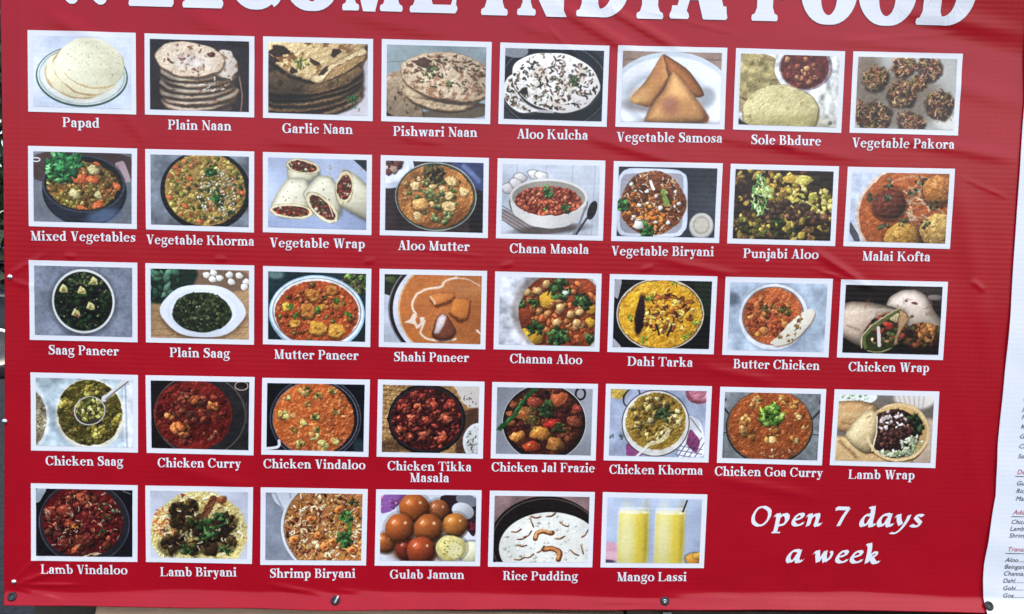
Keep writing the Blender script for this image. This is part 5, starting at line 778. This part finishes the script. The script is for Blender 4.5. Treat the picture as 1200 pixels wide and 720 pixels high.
def nodes(name):
    m = bpy.data.materials.new(name); m.use_nodes = True; t = m.node_tree; return m, t, t.nodes['Principled BSDF']
def lin(c): return tuple((v / 12.92 if v <= .04045 else ((v + .055) / 1.055) ** 2.4) for v in c)
def plain(name, col, rough=.6, metal=0, noise=0, scale=20, bump=0, bscale=60, stretch=(1, 1, 1)):
    m, t, b = nodes(name); N = t.nodes; L = t.links
    b.inputs['Base Color'].default_value = (*col, 1); b.inputs['Roughness'].default_value = rough; b.inputs['Metallic'].default_value = metal
    tc = N.new('ShaderNodeTexCoord'); mp = N.new('ShaderNodeMapping'); mp.inputs['Scale'].default_value = stretch; L.new(tc.outputs['Object'], mp.inputs[0])
    if noise:
        n = N.new('ShaderNodeTexNoise'); n.inputs['Scale'].default_value = scale; n.inputs['Detail'].default_value = 8; n.inputs['Roughness'].default_value = .65; L.new(mp.outputs[0], n.inputs['Vector'])
        r = N.new('ShaderNodeValToRGB'); r.color_ramp.elements[0].position = .3; r.color_ramp.elements[1].position = .72
        r.color_ramp.elements[0].color = (*[c * (1 - noise) for c in col], 1); r.color_ramp.elements[1].color = (*[min(1, c * (1 + noise)) for c in col], 1)
        L.new(n.outputs[0], r.inputs[0]); L.new(r.outputs[0], b.inputs['Base Color'])
    if bump:
        n = N.new('ShaderNodeTexNoise'); n.inputs['Scale'].default_value = bscale; n.inputs['Detail'].default_value = 6; L.new(mp.outputs[0], n.inputs['Vector'])
        bp = N.new('ShaderNodeBump'); bp.inputs['Distance'].default_value = bump; L.new(n.outputs[0], bp.inputs['Height']); L.new(bp.outputs[0], b.inputs['Normal'])
    return m
def vinyl(name, col=None, image=None, rough=.25, blotch=.08):
    """printed scrim vinyl: fine woven ribs show in the sheen"""
    m, t, b = nodes(name); N = t.nodes; L = t.links
    tc = N.new('ShaderNodeTexCoord'); hs = []
    for d, sc_, wgt in (('Z', 1 / .0062, 1.), ('X', 1 / .0074, .55)):
        wv = N.new('ShaderNodeTexWave'); wv.bands_direction = d; wv.inputs['Scale'].default_value = sc_ / 20 * 2 * math.pi / 2; wv.inputs['Distortion'].default_value = .25; wv.inputs['Detail'].default_value = 1; wv.inputs['Detail Scale'].default_value = .4
        L.new(tc.outputs['Object'], wv.inputs['Vector']); mu = N.new('ShaderNodeMath'); mu.operation = 'MULTIPLY'; mu.inputs[1].default_value = wgt; L.new(wv.outputs['Fac'], mu.inputs[0]); hs.append(mu)
    ns = N.new('ShaderNodeTexNoise'); ns.inputs['Scale'].default_value = 9; ns.inputs['Detail'].default_value = 3; L.new(tc.outputs['Object'], ns.inputs['Vector'])
    ad = N.new('ShaderNodeMath'); ad.operation = 'ADD'; L.new(hs[0].outputs[0], ad.inputs[0]); L.new(hs[1].outputs[0], ad.inputs[1])
    mm = N.new('ShaderNodeMath'); mm.operation = 'MULTIPLY'; L.new(ad.outputs[0], mm.inputs[0]); L.new(ns.outputs[0], mm.inputs[1])
    bp = N.new('ShaderNodeBump'); bp.inputs['Distance'].default_value = .00014; bp.inputs['Strength'].default_value = 1; L.new(mm.outputs[0], bp.inputs['Height']); L.new(bp.outputs[0], b.inputs['Normal'])
    b.inputs['Roughness'].default_value = rough; b.inputs['Specular IOR Level'].default_value = .36
    if image:
        ti = N.new('ShaderNodeTexImage'); ti.image = image; ti.interpolation = 'Cubic'; ti.extension = 'EXTEND'; L.new(ti.outputs[0], b.inputs['Base Color'])
    else:
        n2 = N.new('ShaderNodeTexNoise'); n2.inputs['Scale'].default_value = 5; n2.inputs['Detail'].default_value = 9; n2.inputs['Roughness'].default_value = .7; L.new(tc.outputs['Object'], n2.inputs['Vector'])
        r = N.new('ShaderNodeValToRGB'); r.color_ramp.elements[0].position = .3; r.color_ramp.elements[1].position = .7
        r.color_ramp.elements[0].color = (*[c * (1 - blotch) for c in col], 1); r.color_ramp.elements[1].color = (*[c * (1 + blotch) for c in col], 1)
        L.new(n2.outputs[0], r.inputs[0]); L.new(r.outputs[0], b.inputs['Base Color'])
    return m

M_RED = vinyl('red_vinyl', (.36, .0018, .0115)); M_WHITE = vinyl('white_print', (.745, .77, .825), blotch=.03); M_SHEET = vinyl('white_vinyl', (.74, .78, .84), blotch=.03)
M_INK = plain('black_ink', (.008, .008, .012), .5); M_REDINK = plain('crimson_ink', (.42, .03, .07), .45)
M_EYE = plain('blackened_brass', (.028, .028, .032), .38, .6, .3, 200); M_STEEL = plain('zinc_steel', (.55, .56, .56), .35, .9, .15, 90); M_CORD = plain('white_cord', (.75, .74, .72), .8, 0, .1, 300)
M_PIN = plain('polished_zinc', (.8, .8, .82), .22, 1, .06, 200)
M_BEIGE = plain('sawn_pine', (.42, .27, .17), .75, 0, .22, 14, .0006, 60, (.6, 6, 9)); M_DARKWOOD = plain('weathered_timber', (.075, .045, .032), .85, 0, .4, 12, .001, 60, (1, 5, 8)); M_OLIVE = plain('painted_plywood', (.07, .056, .04), .7, 0, .25, 10, .0005, 80)

# ---------------------------------------------------------------- ground
def asphalt():
    m, t, b = nodes('asphalt'); N = t.nodes; L = t.links; tc = N.new('ShaderNodeTexCoord')
    v = N.new('ShaderNodeTexVoronoi'); v.inputs['Scale'].default_value = 55; L.new(tc.outputs['Object'], v.inputs['Vector'])
    n = N.new('ShaderNodeTexNoise'); n.inputs['Scale'].default_value = 3; n.inputs['Detail'].default_value = 10; L.new(tc.outputs['Object'], n.inputs['Vector'])
    mx = N.new('ShaderNodeMix'); mx.data_type = 'RGBA'; mx.blend_type = 'MULTIPLY'; mx.inputs[0].default_value = 1
    r = N.new('ShaderNodeValToRGB'); r.color_ramp.elements[0].color = (.01, .01, .011, 1); r.color_ramp.elements[1].color = (.05, .05, .052, 1); L.new(v.outputs['Color'], r.inputs[0])
    r2 = N.new('ShaderNodeValToRGB'); r2.color_ramp.elements[0].color = (.6, .6, .6, 1); r2.color_ramp.elements[1].color = (1, 1, 1, 1); L.new(n.outputs[0], r2.inputs[0])
    L.new(r.outputs[0], mx.inputs[6]); L.new(r2.outputs[0], mx.inputs[7]); L.new(mx.outputs[2], b.inputs['Base Color']); b.inputs['Roughness'].default_value = .85
    bp = N.new('ShaderNodeBump'); bp.inputs['Distance'].default_value = .006; L.new(v.outputs['Distance'], bp.inputs['Height']); L.new(bp.outputs[0], b.inputs['Normal']); return m
n_ = 40; g_ = np.sign(np.linspace(-1, 1, n_)) * np.abs(np.linspace(-1, 1, n_)) ** 3 * 400
tag(mesh('ground', [(x, y, 0) for y in g_ for x in g_], [(j * n_ + i, j * n_ + i + 1, (j + 1) * n_ + i + 1, (j + 1) * n_ + i) for j in range(n_ - 1) for i in range(n_ - 1)], asphalt()), 'dark grey asphalt ground', kind='structure')

# ---------------------------------------------------------------- timber behind the banner
fr = empty('wooden_frame', (1.2, .1, 0)); tag(fr, 'rough timber frame with plywood backing that the red banner hangs on', 'frame')
def onframe(o): o.parent = fr; o.matrix_parent_inverse.identity(); o.location = (-1.2, -.1, 0); return o
onframe(box('plywood_sheet', (-.03, .055, .05), (2.75, .067, 2.5), M_OLIVE, None, .001))
def board(name, x0, x1, z0, z1, y0, y1, mat, cut=0):         # a sawn board, left end cut at a slant
    V = [(x0 + cut, z1), (x1, z1), (x1, z0), (x0 - cut * .6, z0)]; V3 = [(x, y0, z) for x, z in V] + [(x, y1, z) for x, z in V]
    F = [(0, 1, 2, 3)[::-1], (4, 5, 6, 7), (0, 1, 5, 4), (1, 2, 6, 5), (2, 3, 7, 6), (3, 0, 4, 7)]
    bm = bmesh.new(); vs = [bm.verts.new(v) for v in V3]; [bm.faces.new([vs[i] for i in f]) for f in F]; bmesh.ops.recalc_face_normals(bm, faces=bm.faces[:])
    bmesh.ops.bevel(bm, geom=bm.edges[:], offset=.002, segments=2, affect='EDGES'); return onframe(bmobj(name, bm, mat, None, False))
board('pine_board', .125, 1.50, .40, .622, .006, .054, M_BEIGE, .03)
board('timber_board', 1.505, 2.70, .42, .632, .012, .054, M_DARKWOOD)
for x in (.02, 2.62): board('post', x, x + .09, .001, 2.46, .068, .158, M_DARKWOOD)
br = empty('metal_bracket', (1.607, .0, .60)); tag(br, 'small grey steel bracket just under the banner hem below the third eyelet', 'bracket')
for nm, lo, hi in (('plate', (-.011, -.004, -.08), (.011, -.001, .034)), ('tongue', (-.011, -.022, -.004), (.011, -.0045, -.001))): box(nm, lo, hi, M_STEEL, br, .0006)
revolve('rivet', [(0, .008), (.003, .0075), (.005, .004), (.005, .001)], M_STEEL, br, 14).location.z = -.03

# ---------------------------------------------------------------- the red banner
banner = empty('banner', (1.17, 0, .64)); tag(banner, 'red vinyl food menu banner with rows of white-bordered dish photographs', 'banner')
def onb(o, par=None):
    o.parent = par or banner
    if par is None: o.location = (-1.17, 0, -.64)
    return o
nx, nz = 680, 420
TOPZ = 2.33
xr = 2.60
def tophem(v): return v
U = np.linspace(0, 1, nx); Vv = np.linspace(0, 1, nz) ** 1.12
gx = np.empty((nz, nx)); gz = np.empty((nz, nx))
for j, v in enumerate(Vv):
    for _ in range(1):
        z0 = BOT[0, 1] + (TOPZ - BOT[0, 1]) * v; xl = float(left_x(z0)); gx[j] = xl + (xr - xl) * U
    zb = bottom_z(gx[j]); gz[j] = zb + (TOPZ - zb) * v
gy = D(gx, gz)
idx = np.arange(nx * nz).reshape(nz, nx)
V = np.stack([gx, gy, gz], -1).reshape(-1, 3)
F = np.stack([idx[:-1, :-1], idx[:-1, 1:], idx[1:, 1:], idx[1:, :-1]], -1).reshape(-1, 4)
# back face and rim give the sheet its thickness
nF = len(V); V2 = V + np.array([0, .0007, 0]); rim = []
loop = list(idx[0, :]) + list(idx[1:, -1]) + list(idx[-1, :-1][::-1]) + list(idx[1:-1, 0][::-1])
for a, b in zip(loop, loop[1:] + loop[:1]): rim.append((int(a), int(a) + nF, int(b) + nF, int(b)))
Fall = F.tolist() + (F[:, ::-1] + nF).tolist() + rim
sheet = onb(mesh('vinyl_sheet', np.vstack([V, V2]), Fall, M_RED, None, True))

def patch(name, q, mat, off, nu=32, nv=24, inset=0, uv=None, parent=None):
    """a printed four-sided area lying on the sheet; q = x,z of top-left, top-right, bottom-right, bottom-left"""
    P = np.array(q).reshape(4, 2)
    if inset:
        w_ = np.hypot(*(P[1] - P[0])); h_ = np.hypot(*(P[3] - P[0])); a, b = inset / w_, inset / h_
    else: a = b = 0
    u = np.linspace(a, 1 - a, nu + 1); v = np.linspace(b, 1 - b, nv + 1); u, v = np.meshgrid(u, v)
    X = ((1 - u) * (1 - v))[..., None] * P[0] + (u * (1 - v))[..., None] * P[1] + (u * v)[..., None] * P[2] + ((1 - u) * v)[..., None] * P[3]
    Y = D(X[..., 0], X[..., 1]) - off; VV = np.stack([X[..., 0], Y, X[..., 1]], -1).reshape(-1, 3)
    i = np.arange((nu + 1) * (nv + 1)).reshape(nv + 1, nu + 1); FF = np.stack([i[:-1, :-1], i[1:, :-1], i[1:, 1:], i[:-1, 1:]], -1).reshape(-1, 4).tolist()
    UV = None
    if uv: s, t = np.meshgrid(np.linspace(0, 1, nu + 1), np.linspace(0, 1, nv + 1)); UV = np.stack([uv[0] + (uv[1] - uv[0]) * s, uv[2] + (uv[3] - uv[2]) * t], -1).reshape(-1, 2)
    return mesh(name, VV, FF, mat, parent, True, UV)

def atlas_image():
    pics = paint_all(); C, Rr = 8, 5; W, H = C * PW, Rr * PH; A = np.zeros((H, W, 4), np.float32); A[..., 3] = 1
    for i, im in enumerate(pics): r, c = divmod(i, C); A[r * PH:(r + 1) * PH, c * PW:(c + 1) * PW, :3] = im / 255
    im = bpy.data.images.new('dish_prints', W, H, alpha=False); im.colorspace_settings.name = 'sRGB'
    im.pixels.foreach_set(A[::-1].ravel()); im.update(); im.pack(); return im
IMG = atlas_image(); M_PRINT = vinyl('dish_print', image=IMG, rough=.25)
DISH = ['thin round papads fanned on a glass plate', 'stack of plain naan on dark wood', 'folded garlic naan piled in layers', 'round speckled flatbread on more flatbreads', 'herb-covered kulcha in a black pan', 'two golden samosas on a white plate', 'puffed bread beside a bowl of chickpeas', 'crisp brown pakoras scattered on a tray',
 'dark bowl of mixed vegetables topped with coriander', 'black pan of vegetable korma with nuts', 'four cut vegetable wraps', 'bowl of potato and pea curry', 'oval bowl of chickpeas with spoons', 'takeaway box of biryani with a dip cup', 'close view of fried potatoes', 'kofta balls in orange sauce',
 'white bowl of dark spinach with cheese cubes', 'dark green spinach on a scalloped plate', 'blue-rimmed bowl of paneer and peas', 'orange paneer curry with cream swirl', 'chickpeas and potatoes in a white bowl', 'yellow lentils with a dried chilli', 'white bowl of butter chicken with flatbread', 'two grilled chicken wraps on black',
 'green chicken saag lifted on a spoon', 'dark red chicken curry in a pan', 'orange vindaloo in a round pan', 'glossy red chicken pieces in a black bowl', 'dark curry with a long green chilli', 'yellow chicken korma with a spoon', 'orange curry topped with green herbs', 'lamb wrap with crumbled cheese',
 'red lamb stew in a black pot', 'lamb and herbs on yellow rice', 'shrimp biryani in a pale bowl', 'pile of round brown gulab jamun', 'white rice pudding with cashews', 'two tall glasses of yellow lassi']
for i, q in enumerate(PHOTOS):
    fr_ = onb(patch('dish_photo', q, M_WHITE, .0010, 44, 32)); fr_['label'] = 'white-bordered print of ' + DISH[i]
    r, c = divmod(i, 8); e = .6
    pic = patch('picture', q, M_PRINT, .0015, 44, 32, inset=.0128, uv=((c * PW + e) / (8 * PW), ((c + 1) * PW - e) / (8 * PW), 1 - (r * PH + e) / (5 * PH), 1 - ((r + 1) * PH - e) / (5 * PH)))
    pic.parent = fr_

def text_mesh(name, txt, x0, z0, x1, z1, cap, style, mat, off, parent=None, shear=0):
    V = []; F = []; cur = 0
    gl = []
    for ch in txt:
        v, f, adv = flat_glyph(ch, style); gl.append((cur, v, f)); cur += adv + (.035 if style != 'italic' else .05)
    xs = [c + a for c, v, f in gl for a, b in v]; lo, hi = min(xs), max(xs)
    d = np.array([x1 - x0, z1 - z0]); L = np.hypot(*d); d = d / L; up = np.array([-d[1], d[0]]) * cap; k = L / (hi - lo)
    for c, v, f in gl:
        b0 = len(V); F += [tuple(b0 + t for t in reversed(q)) for q in f]
        for a, b in v:
            s = (c + a - lo) * k + b * shear * cap; V.append((x0 + d[0] * s + up[0] * b, z0 + d[1] * s + up[1] * b))
    V = np.array(V); y = D(V[:, 0], V[:, 1]) - off
    F = [f[::-1] for f in F]
    return mesh(name, np.stack([V[:, 0], y, V[:, 1]], -1), F, mat, parent)
for t in CAPTIONS: o = onb(text_mesh('caption_lettering', t[0], *t[1:5], .0232, 'serif', M_WHITE, .0011)); o['label'] = 'white serif caption reading ' + t[0]
for t in TITLE: onb(text_mesh('title_letter', t[0], *t[1:5], .152, 'display', M_WHITE, .0018))
for t in ITALIC: o = onb(text_mesh('slogan_lettering', t[0], *t[1:5], .0525, 'italic', M_WHITE, .0011, None, .12)); o['label'] = 'white italic line reading ' + t[0]

M_HOLE = plain('shadowed_gap', (.03, .04, .04), .6)
def eyelet(x, z, S=D):
    y = float(S(x, z)); g = 4e-3; sx = (float(S(x + g, z)) - float(S(x - g, z))) / (2 * g); sz = (float(S(x, z + g)) - float(S(x, z - g))) / (2 * g)
    rot = Vector((-sx, 1, -sz)).normalized()
    e = revolve('eyelet', [(.0045, -.002), (.0052, .0008), (.0065, .0022), (.0085, .0026), (.0105, .0019), (.0118, .0004), (.0118, -.0006)], M_EYE, None, 36)
    c = revolve('eyelet_hole', [(0, .0002), (.0052, .0002)], M_HOLE, None, 24); c.parent = e; c.location.y = .0
    q = Vector((0, 1, 0)).rotation_difference(rot); return e, q, Vector((x, y - .0004, z))
for x, z in EYELETS:
    e, q, p = eyelet(x, z); e.parent = banner; e.location = p - Vector((1.17, 0, .64)); e.rotation_mode = 'QUATERNION'; e.rotation_quaternion = q
x, z = EYELETS[1]; y = float(D(x, z))
cd = empty('tie_cord', (x, y, z)); tag(cd, 'short white cord end poking out of the eyelet below Gulab Jamun', 'cord')
tube('strand', [(0, .006, -.004), (.0, -.004, -.004), (.002, -.007, .001), (.006, -.0085, .01), (.0088, -.009, .0155)], .0023, M_CORD, cd)
tube('knot', [(-.001, .004, -.004), (.001, -.0025, -.0045), (.0045, .003, -.003)], .0024, M_CORD, cd)
x, z = EYELETS[2]; y = float(D(x, z))
sw = empty('screw', (x, y - .001, z)); tag(sw, 'grey steel screw driven through the eyelet below Mango Lassi', 'screw')
revolve('head', [(0, .0012), (.0018, .001), (.0022, .0026), (.0045, .0024), (.0056, .001), (.0056, -.002)], M_STEEL, sw, 24); revolve('shank', [(.002, .001), (.002, -.05), (0, -.055)], M_STEEL, sw, 12)
PINL = ['shiny round pin head at the left edge beside Saag Paneer', 'shiny round pin head at the lower left corner above the eyelet', 'shiny pin on the very left edge beside Chicken Saag']
for (x, z), lb in zip(PINS, PINL):
    y = float(D(x, z)); p = empty('pin', (x, y, z)); tag(p, lb, 'pin', 'shiny pins along the left edge')
    revolve('head', [(0, .0062), (.0022, .0059), (.0046, .0046), (.0066, .0024), (.0073, .0004), (.007, -.0006)], M_PIN, p, 28); revolve('shank', [(.0015, .001), (.0015, -.05), (0, -.054)], M_STEEL, p, 10)

# ---------------------------------------------------------------- the white menu sheet that hangs over the right end
ME = sorted(MENU_EDGE, key=lambda p: p[1]); MZ = np.array([p[1] for p in ME]); MXe = np.array([p[0] for p in ME])
def DM(x, z):                                                # its own surface, in front of the red one
    x = np.asarray(x, float); z = np.asarray(z, float); e = np.interp(z, MZ, MXe)
    y = .0028 * _vn(x, z, .4, 11) + .0018 * _vn(x * .6, z, .16, 12) - .0024
    for zz, s, a in ((1.02, .05, .002), (.83, .04, .0025), (.70, .03, .002), (1.35, .06, .0025)): y = y - a * np.exp(-((z - zz + .25 * (x - 2.45)) / s) ** 2)
    return D(np.minimum(x, 2.59), z) - .0016 + np.minimum(y, 0) - .002 * np.exp(-((z - .655) / .02) ** 2)
menu = empty('menu_banner', (2.5, -.02, .64)); tag(menu, 'white vinyl menu sheet with dark italic price list hanging at the right edge', 'banner')
def onm(o): o.parent = menu; o.location = (-2.5, .02, -.64); return o
nx2, nz2 = 60, 330; zz = np.linspace(.6415, 2.33, nz2); xs0 = np.interp(zz, MZ, MXe); k3 = np.convolve(np.pad(xs0, 1, 'edge'), np.ones(3) / 3, 'valid')
gx = k3[:, None] + (2.93 - k3)[:, None] * np.linspace(0, 1, nx2)[None] ** 1.4; gz = np.repeat(zz[:, None], nx2, 1); gz = gz - (gx - 2.4) * .004
gy = DM(gx, gz); idx = np.arange(nx2 * nz2).reshape(nz2, nx2); V = np.stack([gx, gy, gz], -1).reshape(-1, 3)
F = np.stack([idx[:-1, :-1], idx[:-1, 1:], idx[1:, 1:], idx[1:, :-1]], -1).reshape(-1, 4); nF = len(V)
loop = list(idx[0, :]) + list(idx[1:, -1]) + list(idx[-1, :-1][::-1]) + list(idx[1:-1, 0][::-1])
rim = [(int(a), int(a) + nF, int(b) + nF, int(b)) for a, b in zip(loop, loop[1:] + loop[:1])]
onm(mesh('vinyl_sheet', np.vstack([V, V + np.array([0, .0008, 0])]), F.tolist() + (F[:, ::-1] + nF).tolist() + rim, M_SHEET, None, True))
def menu_text(txt, x, z, x1, z1, head):
    cu = bpy.data.curves.new('t', 'FONT'); cu.body = txt; cu.size = .0172 if head else .0164; cu.shear = .28; cu.offset = 0; cu.resolution_u = 3; cu.space_character = 1.02
    to = bpy.data.objects.new('t', cu); sc.collection.objects.link(to); bpy.context.view_layer.update(); me0 = to.evaluated_get(bpy.context.evaluated_depsgraph_get()).to_mesh()
    V = [tuple(v.co) for v in me0.vertices]; F = [tuple(p.vertices) for p in me0.polygons]; to.to_mesh_clear(); bpy.data.objects.remove(to)
    d = np.array([x1 - x, z1 - z]); d /= np.hypot(*d); P = np.array([(x + d[0] * a - d[1] * b, z + d[1] * a + d[0] * b) for a, b, c in V])
    Y = DM(P[:, 0], P[:, 1]) - .0009; o = onm(mesh('menu_heading' if head else 'menu_line', np.stack([P[:, 0], Y, P[:, 1]], -1), F, M_REDINK if head else M_INK)); o['label'] = ('crimson underlined heading reading ' if head else 'dark italic menu line reading ') + txt.strip('.')
    if head:
        n = 24; xs = np.linspace(x - .003, x + .16, n); zs = z - .0065 + (xs - x) * d[1] / d[0]; VV = []
        for s in (0, .0016): VV += [(a, float(DM(a, b + s)) - .0008, b + s) for a, b in zip(xs, zs)]
        onm(mesh('underline', VV, [(i, i + 1, n + i + 1, n + i) for i in range(n - 1)], M_INK)).parent = o
for t in MENU: menu_text(*t)
for o in list(menu.children):                                # underline sits under its heading
    for c in o.children: c.location = (0, 0, 0)
x, z = MENU_EYELET; e, q, p = eyelet(x, z, DM); e.parent = menu; e.location = p + Vector((0, -.0006, 0)) - Vector((2.5, -.02, .64)); e.rotation_mode = 'QUATERNION'; e.rotation_quaternion = q

# ---------------------------------------------------------------- what shows past the left edge: a parked car and a hedge on the far side
M_CAR = plain('black_car_paint', (.012, .012, .014), .2, 0, .1, 5); M_GLASS = plain('dark_glass', (.02, .025, .03), .06); M_TYRE = plain('tyre_rubber', (.018, .018, .018), .8, 0, .2, 40); M_LAMP = plain('lamp_glass', (.75, .76, .78), .12); M_CHROME = plain('chrome', (.7, .7, .72), .15, 1)
def prism(name, prof, y0, y1, mat, parent, bev=.04):         # side profile (x, z) extruded across the car
    bm = bmesh.new(); a = [bm.verts.new((x, y0, z)) for x, z in prof]; b = [bm.verts.new((x, y1, z)) for x, z in prof]; n = len(prof)
    bm.faces.new(a); bm.faces.new(b[::-1]); [bm.faces.new((a[i], b[i], b[(i + 1) % n], a[(i + 1) % n])) for i in range(n)]
    bmesh.ops.recalc_face_normals(bm, faces=bm.faces[:]); bmesh.ops.bevel(bm, geom=[e for e in bm.edges if e.calc_face_angle(0) > .3], offset=bev, segments=3, affect='EDGES'); return bmobj(name, bm, mat, parent)
car = empty('parked_car', (-5.9, 7.2, 0)); car.rotation_euler = (0, 0, R_(28)); tag(car, 'black parked car glimpsed past the left edge of the banner', 'car')
prism('body', [(-2.2, .28), (-2.25, .6), (-2.1, .85), (-1.5, .95), (1.0, .98), (2.0, .86), (2.25, .66), (2.25, .3), (1.8, .22), (-1.8, .22)], -.88, .88, M_CAR, car, .05)
prism('cabin', [(-1.75, .93), (-1.2, 1.4), (-.6, 1.48), (.35, 1.46), (1.15, .96)], -.72, .72, M_GLASS, car, .06); prism('roof', [(-1.22, 1.44), (-.6, 1.52), (.38, 1.5), (.2, 1.47), (-.6, 1.488)], -.74, .74, M_CAR, car, .008)
for x in (-1.4, 1.4):
    for y in (-.8, .8):
        wl = revolve('wheel', [(0, .1), (.2, .1), (.3, .11), (.33, .06), (.33, -.06), (.3, -.11), (.2, -.1), (0, -.1)], M_TYRE, car, 32); wl.location = (x, y, .332); rm = revolve('rim', [(0, .112), (.05, .115), (.18, .104), (.21, .112), (.22, .104)], M_CHROME, wl, 24); rm.rotation_euler.z = 0 if y < 0 else math.pi
for y in (-.62, .62): box('headlight', (2.16, y - .17, .62), (2.262, y + .17, .74), M_LAMP, car, .02)
for z in (.4, .47, .54): box('grille_bar', (2.23, -.38, z), (2.268, .38, z + .03), M_CHROME, car, .006)
box('bumper', (2.2, -.84, .27), (2.3, .84, .36), M_CHROME, car, .02)
for x in (-.25, .75): box('door_handle', (x - .09, -.91, .8), (x + .09, -.878, .83), M_CHROME, car, .006)
for y in (-1, 1): box('side_mirror', (.85, y * .95 - .08, .98), (1.0, y * .95 + .08, 1.1), M_CAR, car, .03)
M_LEAF = plain('hedge_leaf', (.03, .05, .02), .6, 0, .45, 3); M_BARK = plain('bark', (.09, .07, .055), .9, 0, .3, 12)
rg = np.random.default_rng(5); hv = []; hf = []
for k in range(26000):
    a, t = rg.random() * 6.283, rg.random(); cx = -16 + 13 * rg.random(); rr = .5 + .6 * rg.random() ** .5
    cz = .1 + 6 * t + .3 * math.sin(cx * 1.7); p = np.array([cx, 11.5 + .9 * math.cos(a) * rr, cz]); u = rg.normal(size=3); u /= np.linalg.norm(u); v = np.cross(u, rg.normal(size=3)); v /= np.linalg.norm(v); s = .08 + .08 * rg.random()
    b = len(hv); hv += [p - u * s, p + v * s * .5, p + u * s, p - v * s * .5]; hf.append((b, b + 1, b + 2, b + 3))
hedge = empty('hedge', (-9.5, 11.5, 0)); tag(hedge, 'dark green leafy hedge behind the parked car', 'hedge')
o = mesh('foliage', hv, hf, M_LEAF, hedge); o.location = (9.5, -11.5, 0); o['kind'] = 'stuff'
for x in np.arange(-15.5, -3, 1.1): tube('stem', [(x + 9.5, 0, 0), (x + 9.6, .05, 1.2), (x + 9.45, -.04, 5.8)], .05, M_BARK, hedge, 8)
